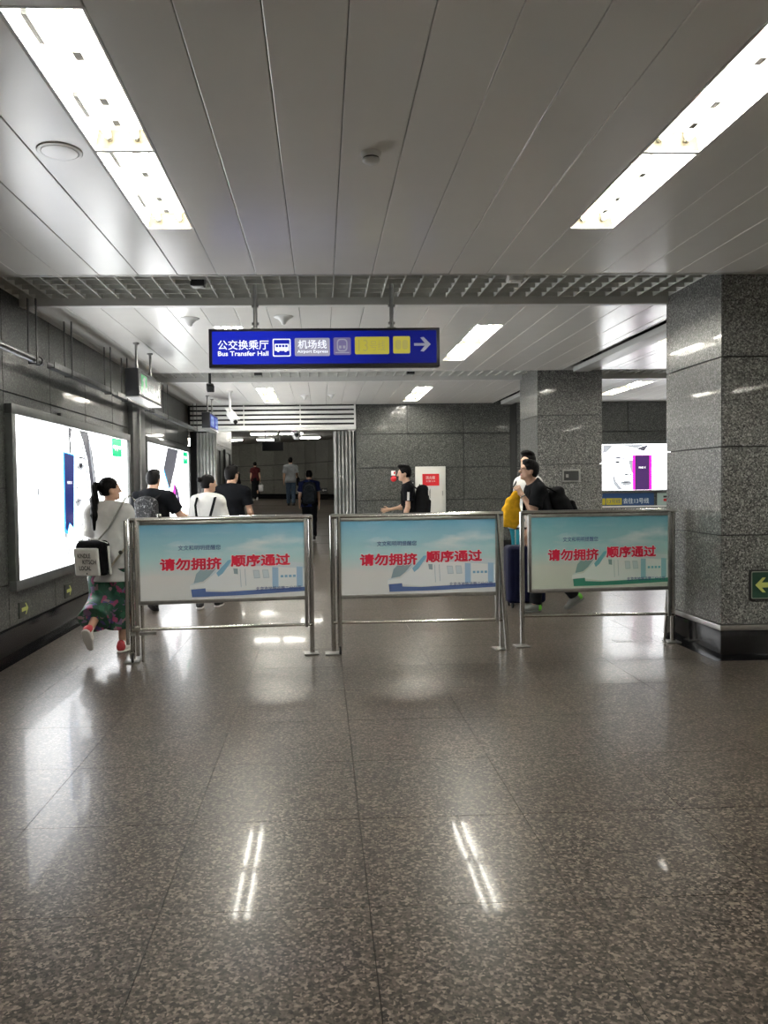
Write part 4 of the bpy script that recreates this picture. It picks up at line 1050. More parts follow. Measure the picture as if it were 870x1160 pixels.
def person(label, loc, rz_, h=1.72, build=1.0, legL=(0, 0), legR=(0, 0), armL=(0, 6, 10), armR=(0, 6, 10), lean=0, head=(0, 0), skin='skin_a', hair='hair', hair_style='short',
           top=None, bottom=None, shoes=None, grid=.0095, glasses=False, stance=.0, female=False, wristL=None, wristR=None, elbL=None, elbR=None):
    """legs: (hip swing, knee bend); arms: (swing, abduction, elbow bend) in degrees; head: (yaw, pitch) in degrees"""
    s = h / 1.75; b = build
    t = bpy.data.objects.new('person', None)
    # legs
    thigh, shank, ank = .43 * s, .415 * s, .085 * s
    J = {}
    def leg(side, sw, kn):
        hip = V3(side * .088 * s, 0, 0)
        d1 = rotx(R_(sw)) @ V3(side * stance, 0, -1); d1 /= np.linalg.norm(d1); knee = hip + d1 * thigh
        d2 = rotx(R_(sw - kn)) @ V3(side * stance * .6, 0, -1); d2 /= np.linalg.norm(d2); an = knee + d2 * shank
        return hip, knee, an, d2
    Lg = {-1: leg(-1, *legL), 1: leg(1, *legR)}
    low = min(Lg[q][2][2] for q in (-1, 1)); z0 = ank - low
    feet = {}
    for q in (-1, 1):
        hp, kn, an, d2 = [a.copy() for a in Lg[q]]
        for a in (hp, kn, an): a[2] += z0
        lifted = an[2] - ank > .04
        # foot points forward; a lifted rear foot follows the shank
        fd = rotx(R_(90)) @ d2 if lifted else V3(0, 1, 0)
        if not lifted: fd = V3(q * .12, 1, 0)
        fd = fd / np.linalg.norm(fd); up = np.cross(np.cross(fd, V3(0, 0, 1)), fd) if not lifted else -d2
        up = up / max(np.linalg.norm(up), 1e-6)
        Lg[q] = (hp, kn, an); feet[q] = (fd, up)
    hz = z0
    tilt = rotx(R_(-lean)); base = V3(0, 0, hz + .02)
    T = lambda x, y, z: base + tilt @ V3(x * s, y * s, z * s)
    shw = (.156 if female else .184) * (1 + (b - 1) * .5)
    sh = {q: T(q * shw, -.01, .462) for q in (-1, 1)}
    neck0, neck1 = T(0, -.015, .50), T(0, .012, .60)
    arms = {}
    for q, (sw, ab, el), W_, E_ in ((-1, armL, wristL, elbL), (1, armR, wristR, elbR)):
        d1 = rotx(R_(sw)) @ (roty(R_(-q * ab)) @ V3(0, 0, -1)); e = sh[q] + d1 * .285 * s
        d2 = rotx(R_(sw + el)) @ (roty(R_(-q * ab * .3)) @ V3(0, 0, -1)); w = e + d2 * .245 * s
        if E_ is not None: e = np.array(E_, float)
        if W_ is not None: w = np.array(W_, float)
        arms[q] = (sh[q], e, w)
    HM = rotz(R_(head[0])) @ rotx(R_(head[1])) @ rotx(R_(-lean * .3))
    hc = neck1 + HM @ (V3(0, .018, .095) * s)
    Hh = lambda x, y, z: hc + HM @ (V3(x, y, z) * s)
    skinp = []
    # head and face
    skinp += [ell(Hh(0, -.012, .022), V3(.074, .094, .095) * s, HM), cone(Hh(0, .028, -.03), Hh(0, .052, -.083), .056 * s, .026 * s, k=.03), cone(Hh(-.03, .02, -.06), Hh(.03, .02, -.06), .034 * s, k=.03),
              cone(Hh(0, .084, .012), Hh(0, .104, -.026), .009 * s, .0125 * s, k=.012), cone(Hh(-.011, .09, -.03), Hh(.011, .09, -.03), .009 * s, k=.01),
              cone(Hh(-.018, .078, -.058), Hh(.018, .078, -.058), .0085 * s, k=.01), cone(Hh(-.035, .074, .024), Hh(.035, .074, .024), .012 * s, k=.02), ell(Hh(0, .07, -.088), V3(.018, .016, .014) * s, HM, k=.02)]
    for q in (-1, 1): skinp += [ell(Hh(q * .076, -.008, -.012), V3(.011, .022, .033) * s, HM, k=.01)]
    nr = (.047 if female else .057) * s * (1 + (b - 1) * .6)
    skinp += [cone(neck0, neck1 + (hc - neck1) * .25, nr * 1.12, nr)]
    # trunk
    sy = .62 + (b - 1) * .35
    wr, cr_, hr = ((.118, .142, .158) if female else (.138, .158, .15)); wr *= b; cr_ *= (1 + (b - 1) * .7); hr *= (1 + (b - 1) * .6)
    trunk = [cone(T(0, 0, .0), T(0, .0, .2), hr * s, wr * s, sy), cone(T(0, 0, .2), T(0, -.005, .38), wr * s, cr_ * s, sy), cone(T(0, -.005, .38), T(0, -.01, .46), cr_ * s, .115 * s, sy),
             cone(sh[-1], sh[1], .057 * s, k=.05), cone(T(0, -.012, .535), sh[-1] * .55 + T(0, -.012, .535) * .45, .045 * s, .05 * s), cone(T(-.085, -.03, -.02), T(.085, -.03, -.02), .095 * s * b, k=.04)]
    trunk += [cone(T(0, -.012, .535), sh[1] * .55 + T(0, -.012, .535) * .45, .045 * s, .05 * s)]
    if female: trunk += [ell(T(q * .065, .07, .34), V3(.062, .055, .06) * s, k=.04) for q in (-1, 1)]
    ar = .043 * s * (.85 if female else 1) * b
    armp = []
    for q in (-1, 1):
        a, e, w = arms[q]
        armp += [cone(a, e, ar * 1.12, ar * .86, k=.03), cone(e, w, ar * .86, ar * .56, k=.02), ell(e + (w - e) * .25, V3(.04, .04, .05) * s * .9, k=.03)]
        # hand: palm, four curled fingers of different length, thumb at the side
        d = (w - e) / np.linalg.norm(w - e); inw = V3(-q, 0, 0) - d * (V3(-q, 0, 0) @ d); inw /= np.linalg.norm(inw); sd = np.cross(d, inw) * q
        if sd[1] < 0: sd = -sd
        pc_ = w + d * .045 * s
        for o_ in (-1, 0, 1): armp += [cone(w + d * .012 * s + sd * o_ * .013 * s, w + d * .085 * s + sd * o_ * .023 * s, .0145 * s, .0125 * s, k=.012)]
        for i, (off, ln) in enumerate(((.033, .066), (.011, .075), (-.011, .07), (-.033, .055))):
            r0 = w + d * .085 * s + sd * off * s; m1 = r0 + (d * .8 + inw * .3) * ln * .52 * s; m2 = m1 + (d * .5 + inw * .75) * ln * .5 * s
            armp += [cone(r0, m1, .0092 * s, .0085 * s, k=.004), cone(m1, m2, .0085 * s, .007 * s, k=.004)]
        tb = w + d * .025 * s + sd * .025 * s; t1 = tb + (d * .55 + sd * .7 + inw * .25) * .042 * s; armp += [cone(tb, t1, .013 * s, .0105 * s, k=.008), cone(t1, t1 + (d * .85 + sd * .2 + inw * .3) * .032 * s, .0105 * s, .0085 * s, k=.004)]
    legp = []
    for q in (-1, 1):
        hp, kn, an = Lg[q]; fd, up = feet[q]
        legp += [cone(hp, kn, .082 * s * b, .052 * s * b, k=.03), cone(kn, an, .052 * s * b, .034 * s, k=.02), ell(kn + (an - kn) * .27 - fd * .014 * s, V3(.052, .054, .10) * s * .95, k=.03),
                 cone(an - up * .04 * s - fd * .03 * s, an - up * .045 * s + fd * .13 * s, .032 * s, .026 * s, k=.02)]
    hm = lambda C: np.zeros(len(C))
    body = field_obj('person', [skin, 'lips'], None, skinp + trunk + armp + legp, grid, .022,
                     neg=[ell(Hh(q * .033, .094, .012), V3(.015, .012, .009) * s, HM) for q in (-1, 1)],
                     mfun=lambda C: (np.linalg.norm((C - Hh(0, .086, -.058)) / np.array([.026, .022, .010]), axis=1) < 1).astype(int))
    bpy.data.objects.remove(t)
    body.location = loc; body.rotation_euler = (0, 0, rz_)
    tag(body, label, 'person')
    # eyes
    for q in (-1, 1):
        e = MB().lathe([(.0, .011), (.008, .008), (.011, 0), (.008, -.008), (0, -.011)], (0, 0, 0), 10).build('eye', 'eye_dark', body); e.location = Hh(q * .032, .071, .012).tolist()
    # hair
    hp_ = [ell(Hh(0, -.018, .03), V3(.084, .102, .098) * s, HM)]
    fd_ = HM @ V3(0, 1, 0); up_ = HM @ V3(0, 0, 1)
    def hair_post(F, P):
        q = (P - hc) @ HM / s
        face = (q[..., 1] - (.048 + .55 * np.maximum(q[..., 2] - .02, 0) * 1.0 + 0 * q[..., 0]))      # keep behind the hairline
        face = np.where(q[..., 2] > .085, -.02, face)
        side = np.where((np.abs(q[..., 0]) > .045) & (q[..., 2] < .0), q[..., 1] + .022, -1)           # clear of the ears and cheeks
        nape = -(q[..., 2] + (.075 if hair_style == 'short' else .06)) if hair_style != 'long' else -(q[..., 2] + .16)
        F = np.maximum(F, np.maximum(face, nape) * s)
        F = np.maximum(F, side * s)
        return F + .0025 * np.sin(P[..., 0] * 190) * np.sin(P[..., 2] * 170 + P[..., 1] * 120)
    hairp = hp_ + [ell(Hh(0, -.045, -.02), V3(.07, .062, .07) * s, HM, k=.03)]
    if hair_style == 'quiff': hairp += [ell(Hh(0, .035, .115), V3(.062, .055, .03) * s, HM, k=.02), ell(Hh(0, .0, .11), V3(.07, .08, .03) * s, HM, k=.02)]
    if hair_style == 'short': hairp += [ell(Hh(0, .03, .1), V3(.066, .05, .03) * s, HM, k=.02)]
    ho = field_obj('hair', hair, body, hairp, .0075, .02, post=hair_post)
    if hair_style == 'bun': field_obj('hair_bun', hair, ho, [ell(Hh(0, -.128, .055), V3(.036, .04, .036) * s), ell(Hh(.015, -.14, .07), V3(.024, .025, .022) * s), cone(Hh(0, -.09, .05), Hh(0, -.12, .055), .026 * s)], .0065, .012)
    if hair_style == 'pony':
        field_obj('ponytail', 'hair_brown' if hair == 'hair_brown' else hair, ho, [cone(Hh(0, -.085, .06), Hh(0, -.14, .05), .02 * s, .028 * s), cone(Hh(0, -.14, .05), Hh(.05, -.175, -.1), .03 * s, .036 * s), cone(Hh(.05, -.175, -.1), Hh(.125, -.20, -.24), .036 * s, .030 * s), cone(Hh(.125, -.20, -.24), Hh(.15, -.215, -.38), .030 * s, .010 * s)], .0075, .03,
                  post=lambda F, P: F + .003 * np.sin(P[..., 0] * 230 + P[..., 1] * 210))
        MB().tube([Hh(.026 * math.cos(a), -.115, .055 + .026 * math.sin(a)).tolist() for a in np.linspace(0, 6.28, 15)[:-1]], .006, 6, closed=True).build('hair_tie', 'black_plastic', ho)
    if hair_style == 'long': field_obj('hair_fall', hair, ho, [cone(Hh(0, -.07, .02), Hh(0, -.09, -.13), .07 * s, .05 * s)], .009, .02)
    if glasses:
        g = MB()
        for q in (-1, 1):
            g.tube([Hh(q * .034 + .024 * math.cos(a), .103, .010 + .017 * math.sin(a)).tolist() for a in np.linspace(0, 6.28, 17)[:-1]], .0028, 6, closed=True)
            g.tube([Hh(q * .058, .102, .014).tolist(), Hh(q * .078, .07, .014).tolist(), Hh(q * .085, -.02, .01).tolist()], .0028, 6)
        g.tube([Hh(-.01, .104, .014).tolist(), Hh(.01, .104, .014).tolist()], .0028, 6)
        g.build('glasses', 'black_plastic', body)
    # top
    if top:
        m, inf, hem, slv = top['m'], top.get('inf', .016), top.get('hem', -.10), top.get('sleeve', .55)
        P_ = [p[:3] + (p[3] + inf, p[4] + inf) + p[5:] if p[0] == 'c' else ('e', p[1], p[2] + inf * .8) + p[3:] for p in trunk]
        lo_z = hem * s
        if hem < -.02: P_ += [cone(T(0, 0, .05), T(0, 0, hem), (hr + inf * 1.5) * s, (hr + inf * 2.2) * s, sy)]
        for q in (-1, 1):
            a, e, w = arms[q]; d = (e - a) / np.linalg.norm(e - a); L_ = np.linalg.norm(e - a)
            if slv <= 1: end = a + d * L_ * slv; P_ += [cone(a, end + d * .05, ar * 1.12 + inf * 1.1, ar * 1.0 + inf * 1.9, cut=(end, d), k=.03)]
            else:
                d2 = (w - e) / np.linalg.norm(w - e); end = e + d2 * np.linalg.norm(w - e) * (slv - 1)
                P_ += [cone(a, e, ar * 1.12 + inf, ar * .95 + inf * 1.2, k=.03), cone(e, end + d2 * .04, ar * .95 + inf * 1.2, ar * .7 + inf * 1.3, cut=(end, d2), k=.03)]
        hemP = T(0, 0, hem); hemN = tilt @ V3(0, 0, -1); ncP = T(0, 0, .56); ncN = tilt @ (V3(0, .35, 1) / 1.06)
        f_ = fold(top.get('fold', .005))
        def tpost(F, P):
            F = f_(F, P); F = np.maximum(F, (P - hemP) @ hemN)
            return np.maximum(F, (P - ncP) @ ncN)
        P_ += [cone(neck0, neck0 + (neck1 - neck0) * .25, nr * 1.12 + .012, nr * 1.1 + .010, k=.04)]
        to = field_obj(top.get('name', 't_shirt'), m, body, P_, grid, .03, post=tpost)
        if 'collar' in top:
            c0 = neck0 + (neck1 - neck0) * .18; ax = (neck1 - neck0) / np.linalg.norm(neck1 - neck0)
            rr0 = nr * 1.12 + .018
            MB().tube([(c0 + V3(rr0 * math.cos(a), rr0 * math.sin(a) * 1.0, -.03 * math.sin(a))).tolist() for a in np.linspace(0, 6.28, 21)[:-1]], .011 if top.get('big_collar') else .006, 8, closed=True).build('collar', top['collar'], to)
        if 'cuff' in top:
            for q in (-1, 1):
                a, e, w = arms[q]; d = (e - a) / np.linalg.norm(e - a); end = a + d * np.linalg.norm(e - a) * slv; rr0 = ar * 1.0 + inf * 1.75
                u_ = np.cross(d, V3(0, 1, .2)); u_ /= np.linalg.norm(u_); v_ = np.cross(d, u_)
                MB().tube([(end - d * .008 + (u_ * math.cos(x) + v_ * math.sin(x)) * rr0).tolist() for x in np.linspace(0, 6.28, 19)[:-1]], .008, 8, closed=True).build('sleeve_cuff', top['cuff'], to)
    # bottom
    if bottom:
        m, inf, typ, hemf = bottom['m'], bottom.get('inf', .014), bottom.get('type', 'trousers'), bottom.get('hem', .98)
        P_ = [('c',) + tuple(p[1:3]) + (p[3] + inf, p[4] + inf) + p[5:] for p in (trunk[0], trunk[5])]
        wz = T(0, 0, bottom.get('waist', .12))
        if typ == 'skirt':
            c0 = (Lg[-1][1] + Lg[1][1]) / 2; c1 = (Lg[-1][2] + Lg[1][2]) / 2
            end = c0 + (c1 - c0) * hemf
            P_ += [cone(T(0, 0, 0), c0, hr * s + inf, .15 * s + inf, .75), cone(c0, end + V3(0, 0, -.03), .15 * s + inf, .19 * s + inf, .8, cut=(end, V3(0, 0, -1)))]
        else:
            fl = bottom.get('flare', 0.0)
            for q in (-1, 1):
                hp, kn, an = Lg[q]; d = (an - kn) / np.linalg.norm(an - kn); end = kn + (an - kn) * hemf
                P_ += [cone(hp, kn, .086 * s * b + inf, .058 * s * b + inf * 1.2 + fl * .5, k=.03), cone(kn, end + d * .04, .060 * s * b + inf * 1.2 + fl * .5, .046 * s + inf * 1.3 + fl, cut=(end, d), k=.03)]
        f2 = fold(bottom.get('fold', .005), (21, 15, 19))
        field_obj(bottom.get('name', 'trousers'), m, body, P_, grid, .03, post=lambda F, P: np.maximum(f2(F, P), (P - wz) @ V3(0, 0, 1)))
    # shoes
    if shoes:
        up_m, sole_m, heel_m = shoes
        for q in (-1, 1):
            hp, kn, an = Lg[q]; fd, up = feet[q]
            S_ = lambda f, z, x=0: an + fd * f * s + up * (z - .0) * s + np.cross(fd, up) * x * s
            so = field_obj('shoe', [up_m, heel_m], body, [cone(S_(-.035, -.035), S_(.06, -.04), .044 * s, .042 * s), cone(S_(.06, -.042), S_(.15, -.055), .041 * s, .029 * s), cone(S_(-.02, -.01), S_(-.02, .005), .043 * s, .042 * s)], .008, .02,
                           post=lambda F, P: np.maximum(F, -((P - S_(0, -.066)) @ up)), mfun=lambda C: (((C - S_(-.03, 0)) @ fd) < 0).astype(int))
            field_obj('sole', sole_m, so, [cone(S_(-.035, -.07), S_(.06, -.07), .045 * s, .044 * s), cone(S_(.06, -.07), S_(.15, -.07), .044 * s, .034 * s)], .008, .02,
                      post=lambda F, P: np.maximum(np.maximum(F, (P - S_(0, -.064)) @ up), -((P - S_(0, -.0845)) @ up)))
    body['_J'] = 0; del body['_J']
    return body, dict(T=T, s=s, sh=sh, arms=arms, legs=Lg, Hh=Hh)

def attach(name, label, cat, who, local, rz_off=0.0):
    """a carried thing stands on its own, placed in the carrier's frame"""
    M = Matrix.Translation(who.location) @ Matrix.Rotation(who.rotation_euler[2], 4, 'Z')
    p = M @ Vector([float(a) for a in local])
    return thing(name, label, cat, p, who.rotation_euler[2] + rz_off)
def backpack(who, info, label, w, h, d, m, z=None, tilt=0.0, y0=None, fancy=None):
    T, s = info['T'], info['s']
    c = T(0, -(.15 if y0 is None else y0), .30 if z is None else z)
    t = attach('backpack', label, 'backpack', who, c)
    M = rotx(R_(tilt))
    b = field_obj('pack_body', m, t, [rbox(V3(0, -d * .42, -h * .03), V3(w / 2, d * .42, h * .45), min(.09, d * .4), M), ell(M @ V3(0, -d * .55, -h * .08), V3(w * .48, d * .55, h * .42), M), ell(M @ V3(0, -d / 2, h * .42), V3(w * .42, d * .42, h * .14), M)], .011, .05, post=fold(.003))
    field_obj('front_pocket', m if fancy is None else fancy, t, [rbox(M @ V3(0, -d, -h * .16), V3(w * .38, .03, h * .26), .025, M)], .01, .02)
    MB().tube([tuple(M @ V3(x, -d * .25, h * .5 + zz)) for x, zz in ((-.04, -.0), (-.03, .03), (.03, .03), (.04, 0))], .007, 6).build('grab_handle', 'bag_black', t)
    MB().tube([tuple(M @ V3(x, -d - .008, h * .26 + zz)) for x, zz in ((-w * .4, -.06), (-w * .3, .05), (0, .09), (w * .3, .05), (w * .4, -.06))], .004, 6).build('zip', 'dark_metal', t)
    for q in (-1, 1):
        pts = [V3(q * w * .3, -.03, h * .42), None, None, V3(q * w * .42, -.02, -h * .42)]
        a, e, ww = info['arms'][q]; shp = a - c
        top = V3(shp[0] * .66, shp[1] - .02, shp[2] + .078); fr_ = V3(shp[0] * .70, shp[1] + .105, shp[2] - .06); lo_ = V3(shp[0] * .92, shp[1] + .085, shp[2] - .26)
        MB().tube([tuple(p) for p in (pts[0], top, V3(shp[0] * .68, shp[1] + .07, shp[2] + .05), fr_, lo_, V3(shp[0] * 1.02, shp[1] - .02, shp[2] - .36), pts[3])], 1, 8, flat=(.026, .007, (0, .5, 1))).build('shoulder_strap', 'bag_black', t)
    return t
# ---------------------------------------------------------------- the people
BLACK_SHOES = ('shoe_black', 'shoe_black', 'shoe_black')
# 1 woman with a ponytail
w1, i1 = person('woman with long ponytail, white top and green floral trousers, walking left of the barriers', (-1.93, 7.22, 0), R_(-5), h=1.585, female=True, legL=(-2, 58), legR=(6, 6), armL=(14, 6, 35), armR=(18, 5, 40),
                head=(-60, 4), skin='skin_c', hair='hair', hair_style='pony', top=dict(m='cloth_offwhite', inf=.036, hem=-.22, sleeve=.8, fold=.006, name='top'),
                bottom=dict(m='cloth_floral', inf=.035, hem=.62, flare=.055, waist=-.08, name='wide_trousers', fold=.008), shoes=('shoe_white', 'shoe_white', 'shoe_red'), grid=.008)
t = attach('backpack', 'small black and white backpack with lettered flap slung on the ponytailed woman', 'backpack', w1, i1['T'](-.095, -.25, .03), R_(-6))
M = rotx(R_(8))
field_obj('pack_body', 'bag_black', t, [rbox(V3(0, .04, 0), V3(.145, .07, .155), .05, M)], .009, .03)
field_obj('pack_gusset', 'cloth_white', t, [rbox(V3(.148, .04, -.02), V3(.008, .018, .13), .007, M)], .007, .01)
fp = field_obj('flap', 'cloth_white', t, [rbox(V3(-.02, -.045, -.03), V3(.115, .014, .125), .012, M)], .008, .01)
fm = Matrix(M.tolist()); fo = Vector(M @ V3(-.02, -.0612, -.03) * 1.0)
fo = Vector((V3(-.02, -.045, -.03) + M @ V3(0, -.0145, 0)).tolist())
ff = (fo, Vector((M @ V3(1, 0, 0)).tolist()), Vector((M @ V3(0, 0, 1)).tolist()), Vector((M @ V3(0, -1, 0)).tolist()))
text('KINDLE', 'black_plastic', fp, ff, -.072, .04, .12, .04, .02, .009); text('KITSCH', 'black_plastic', fp, ff, -.03, -.015, .125, .04, .02, .009); text('LOCAL', 'black_plastic', fp, ff, -.065, -.07, .11, .04, .02, .009)
decal('flap_snap', [(.012 * math.cos(a) * .6, -.1 + .012 * math.sin(a) * .6) for a in np.linspace(0, 6.28, 9)[:-1]], 'black_plastic', fp, ff, .004)
MB().tube([(-.12, .0, .15), (-.05, -.05, .17), (.08, -.05, .17), (.14, .03, .13)], .006, 6).build('piping', 'cloth_white', t)
MB().tube([(.03, .08, .16), (.12, .095, .26), (.2, .11, .40), (.275, .12, .525), (.30, .17, .55), (.30, .26, .5)], 1, 8, flat=(.006, .012, (0, -1, .3))).build('shoulder_strap', 'strap_grey', t)
MB().tube([(.13, .06, -.1), (.22, .1, .02), (.29, .14, .13), (.33, .2, .26)], 1, 8, flat=(.004, .018, (1, -.5, 0))).build('side_strap', 'strap_tan', t)
MB().cyl((.235, .085, .045), (.235, .075, .045), .018, 12).build('strap_ring', 'watch_steel', t)

# 2 stocky man with a patterned backpack
p2, i2 = person('stocky man in black t-shirt with a patterned backpack, beside the left light box', (-2.09, 9.85, 0), R_(-10), h=1.725, build=1.22, legL=(14, 8), legR=(-12, 16), armL=(25, 14, 70), armR=(22, 26, 62), head=(-6, -3), skin='skin_b',
                top=dict(m='cloth_black', inf=.02, sleeve=.72), bottom=dict(m='cloth_dark'), shoes=BLACK_SHOES)
backpack(p2, i2, 'small black backpack with pale scribble pattern worn by the stocky man', .28, .38, .12, 'bag_pattern', z=.265, y0=.165)
# 3 woman with hair bun
p3, i3 = person('woman with a hair bun in white t-shirt with black straps', (-1.41, 9.80, 0), R_(-6), h=1.645, female=True, legL=(-6, 12), legR=(10, 6), armL=(8, 9, 20), armR=(10, 11, 20), head=(-52, 0), skin='skin_c', hair_style='bun',
                top=dict(m='cloth_white', inf=.028, sleeve=.78, hem=-.12, collar='cloth_blue_trim'), bottom=dict(m='cloth_black'), shoes=('shoe_black', 'shoe_white', 'shoe_black'))
t = attach('shoulder_bag', 'thin black crossed bag straps on the white t-shirt of the woman with a bun', 'bag', p3, i3['T'](0, -.16, .1))
field_obj('bag_body', 'bag_black', t, [rbox(V3(0, -.03, -.08), V3(.12, .04, .11), .03)], .01, .02)
MB().tube([(-.04, -.015, .02), (-.105, -.0, .17), (-.115, -.005, .30), (-.105, .045, .385), (-.1, .13, .425), (-.1, .22, .39), (-.1, .3, .3)], 1, 8, flat=(.004, .015, (1, 0, 0))).build('strap', 'bag_black', t)
MB().tube([(.03, -.02, .02), (.07, -.022, .16), (.105, -.012, .29), (.118, .045, .385), (.118, .13, .425), (.11, .22, .39), (.11, .3, .3)], 1, 8, flat=(.017, .005, (0, -1, .4))).build('strap', 'bag_black', t)
# 4 man with glasses behind her
p4, i4 = person('man in plain black t-shirt and glasses walking beside the woman with a bun', (-1.25, 11.0, 0), R_(-8), h=1.79, build=1.05, legL=(12, 6), legR=(-10, 14), armL=(-8, 8, 14), armR=(6, 12, 30), head=(-28, 0), skin='skin_c', glasses=True,
                top=dict(m='cloth_black', inf=.02, sleeve=.66), bottom=dict(m='cloth_dark'), shoes=BLACK_SHOES)
# 5 man in navy walking into the passage
p5, i5 = person('man in navy polo with a big dark backpack walking into the passage', (-.30, 19.4, rz(19.4)), R_(2), h=1.73, build=1.05, legL=(14, 8), legR=(-10, 14), armL=(12, 9, 14), armR=(-6, 8, 10), head=(0, -14), skin='skin_a', grid=.011,
                top=dict(m='cloth_navy', inf=.02, sleeve=.7, cuff='cloth_white', collar='cloth_grey'), bottom=dict(m='cloth_black', inf=.02), shoes=BLACK_SHOES)
backpack(p5, i5, 'big dark grey backpack on the man in navy', .33, .5, .17, 'bag_charcoal', z=.235)
# 6 woman in maroon
p6, i6 = person('woman in maroon top and long black skirt far inside the passage', (-2.80, 33.5, .91), R_(4), h=1.62, female=True, legL=(6, 3), legR=(-6, 8), armL=(6, 8, 8), armR=(-2, 10, 8), skin='skin_a', grid=.012, hair_style='bun',
                top=dict(m='cloth_maroon', sleeve=.5, hem=-.06), bottom=dict(m='cloth_black', type='skirt', hem=.92, name='skirt'), shoes=('shoe_white', 'shoe_white', 'shoe_white'))
t = attach('shopping_bag', 'white plastic bag in the hand of the woman in maroon', 'bag', p6, i6['arms'][1][2] + V3(.02, 0, -.1))
field_obj('bag_body', 'plastic_bag', t, [rbox(V3(0, 0, -.2), V3(.12, .07, .15), .05)], .014, .03, post=fold(.008)); MB().tube([(-.05, 0, -.06), (-.01, 0, .06), (.01, 0, .06), (.05, 0, -.06)], .006, 6).build('bag_handle', 'plastic_bag', t)
# 7 man in grey with a shoulder bag
p7, i7 = person('man in grey shirt and blue jeans with a shoulder bag in the passage', (-1.12, 28.9, rz(28.9)), R_(2), h=1.76, legL=(8, 4), legR=(-6, 8), armL=(4, 10, 10), armR=(0, 10, 14), skin='skin_b', grid=.012,
                top=dict(m='cloth_grey', inf=.026, sleeve=.75, hem=-.1, name='shirt'), bottom=dict(m='denim', inf=.018), shoes=BLACK_SHOES)
t = attach('shoulder_bag', 'black shoulder bag hanging at the right side of the man in grey', 'bag', p7, i7['T'](.27, 0, -.05))
field_obj('bag_body', 'bag_black', t, [rbox(V3(0, 0, -.02), V3(.06, .15, .15), .04)], .012, .03); MB().tube([(0, .1, .1), (-.07, .05, .4), (-.1, 0, .6), (-.07, -.08, .4), (0, -.1, .1)], 1, 8, flat=(.006, .02, (1, 0, 0))).build('strap', 'bag_black', t)
# 8 boy in profile walking left
p8, i8 = person('young man in profile with white collar walking left before the hydrant cabinet', (1.41, 12.5, 0), R_(86), h=1.83, build=.94, legL=(22, 10), legR=(-14, 24), armL=(2, 5, 20), armR=(8, 6, 72), lean=5, head=(4, 0), skin='skin_a', hair_style='quiff',
                top=dict(m='cloth_black', inf=.022, sleeve=.66, collar='cloth_white', big_collar=True), bottom=dict(m='cloth_black'), shoes=BLACK_SHOES)
a8, e8, _ = i8['arms'][-1]
M8 = p8.children
MB().poly([(-.018, 0), (.018, 0), (.018, .13), (-.018, .13)], (Vector((a8 + (e8 - a8) * .62 + V3(-.078, 0, 0)).tolist()), Vector((0, 1, 0)), Vector(((a8 - e8) / np.linalg.norm(a8 - e8)).tolist()), Vector((-1, 0, 0))), 0, thick=.004).build('sleeve_stripe', 'cloth_white', p8)
backpack(p8, i8, 'bulging black backpack on the young man in profile', .32, .50, .22, 'bag_black', z=.25, tilt=4, y0=.10)
# 9 man on the right holding a yellow bag
p9, i9 = person('man in black t-shirt and glasses leaning left behind the rightmost barrier', (2.62, 9.05, 0), R_(88), h=1.80, build=1.12, legL=(16, 10), legR=(-14, 20), lean=18, head=(6, 12), skin='skin_b', hair_style='short', glasses=True,
                elbL=(-.27, .22, 1.17), wristL=(-.2, .33, 1.36), armR=(-6, 6, 20), top=dict(m='cloth_black', inf=.02, sleeve=.8), bottom=dict(m='cloth_dark'), shoes=('shoe_grey', 'shoe_grey', 'shoe_neon'))
backpack(p9, i9, 'black backpack on the back of the leaning man', .32, .46, .2, 'bag_black', z=.17, tilt=-22)
wl_ = i9['arms'][-1]
dv = (wl_[2] - wl_[1]) / np.linalg.norm(wl_[2] - wl_[1]); wp = wl_[2] - dv * .02
u_ = np.cross(dv, V3(0, 0, 1)); u_ /= np.linalg.norm(u_); v_ = np.cross(dv, u_)
MB().tube([(wp + (u_ * math.cos(a) + v_ * math.sin(a)) * .032).tolist() for a in np.linspace(0, 6.28, 17)[:-1]], .008, 8, closed=True).build('wrist_watch', 'watch_steel', p9)
# 10 person behind him
p10, i10 = person('person in white shirt and teal trousers half hidden behind the leaning man', (2.52, 9.80, 0), R_(104), h=1.87, lean=-9, legL=(6, 4), legR=(-5, 8), armL=(6, 8, 16), armR=(0, 8, 10), head=(30, 4), skin='skin_a', hair_style='quiff', stance=.06,
                  top=dict(m='cloth_offwhite', inf=.024, sleeve=.7), bottom=dict(m='cloth_teal', inf=.024), shoes=('shoe_white', 'shoe_white', 'shoe_white'))
t = attach('sling_bag', 'black sling strap and bag on the white shirted person', 'bag', p10, i10['T'](0, -.17, .2))
field_obj('bag_body', 'bag_black', t, [rbox(V3(0, -.03, -.1), V3(.12, .045, .14), .03)], .011, .02)
MB().tube([(.1, -.02, 0), (.13, .06, .3), (.12, .2, .36), (.08, .32, .2), (-.06, .36, -.02), (-.16, .2, -.14)], 1, 8, flat=(.022, .006, (0, 1, .3))).build('strap', 'bag_black', t)
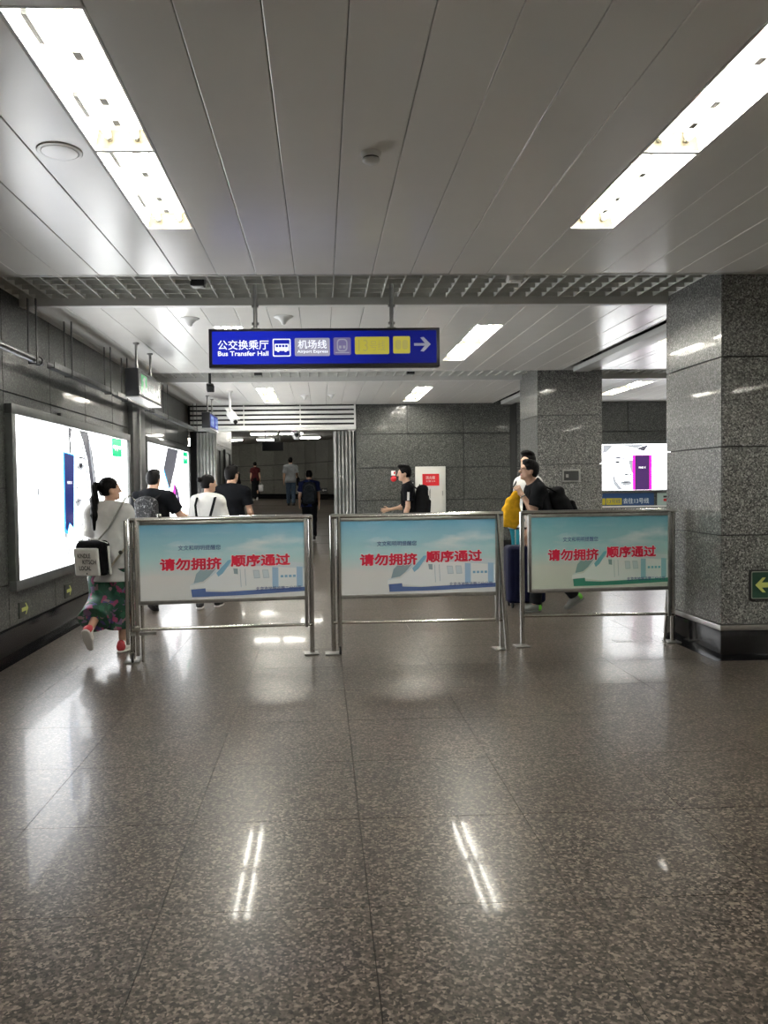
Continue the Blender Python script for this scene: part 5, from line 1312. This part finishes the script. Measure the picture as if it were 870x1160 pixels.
# yellow bag, suitcase
t = thing('cloth_bag', 'bright yellow cloth bag hanging from the hand of the leaning man', 'bag', (2.17, 8.90, 1.03))
field_obj('bag_body', 'cloth_yellow', t, [ell(V3(0, 0, .12), V3(.105, .06, .13)), cone(V3(.0, 0, .16), V3(.04, 0, .30), .09, .05, .55), cone(V3(-.01, 0, .05), V3(-.01, 0, .24), .105, .065, .5), cone(V3(.04, 0, .29), V3(.075, .0, .36), .045, .034, .7)], .009, .03, post=fold(.007, (40, 20, 22)))
MB().tube([(.06, 0, .36), (.05, .02, .42), (.10, .02, .42), (.11, 0, .36)], .012, 8).build('bag_knot', 'cloth_yellow', t)
t = thing('suitcase', 'large navy hard suitcase on wheels behind the barriers', 'suitcase', (2.44, 9.39, 0))
sc_ = field_obj('shell', 'case_navy', t, [rbox(V3(0, 0, .40), V3(.23, .14, .345), .05)], .011, .02)
for x in (-.14, -.07, 0, .07, .14): MB().box(x - .012, x + .012, -.146, -.135, .12, .68).build('rib', 'case_navy', sc_, bevel=.004)
MB().box(-.235, .235, -.008, .008, .1, .7).build('zip_band', 'black_plastic', sc_, bevel=.003)
for x in (-.17, .17):
    for y in (-.09, .09): MB().cyl((x - .012, y, .027), (x + .012, y, .027), .027, 12).build('wheel', 'rubber', t); MB().box(x - .018, x + .018, y - .015, y + .015, .03, .07).build('wheel_fork', 'black_plastic', t)
MB().cyl((-.08, .11, .74), (-.08, .11, .93), .008, 8).cyl((.08, .11, .74), (.08, .11, .93), .008, 8).build('handle_tubes', 'steel', t); MB().box(-.1, .1, .095, .125, .93, .955).build('handle_grip', 'black_plastic', t, bevel=.006)
# 11 passer-by half hidden by the passage wall
p11, i11 = person('dark clothed passer-by half hidden by the passage wall corner', (-2.83, 25.6, rz(25.6)), R_(30), h=1.66, female=True, legL=(8, 4), legR=(-8, 10), armL=(4, 8, 10), armR=(2, 8, 10), skin='skin_b', grid=.013, hair_style='long',
                  top=dict(m='cloth_black', sleeve=1.6), bottom=dict(m='cloth_black'), shoes=BLACK_SHOES)
t = attach('shopping_bag', 'white plastic bag carried at the passage wall corner', 'bag', p11, i11['arms'][1][2] + V3(.02, 0, -.1))
field_obj('bag_body', 'plastic_bag', t, [rbox(V3(0, 0, -.22), V3(.07, .11, .17), .05)], .014, .03, post=fold(.008)); MB().tube([(0, -.05, -.06), (0, -.01, .06), (0, .01, .06), (0, .05, -.06)], .006, 6).build('bag_handle', 'plastic_bag', t)
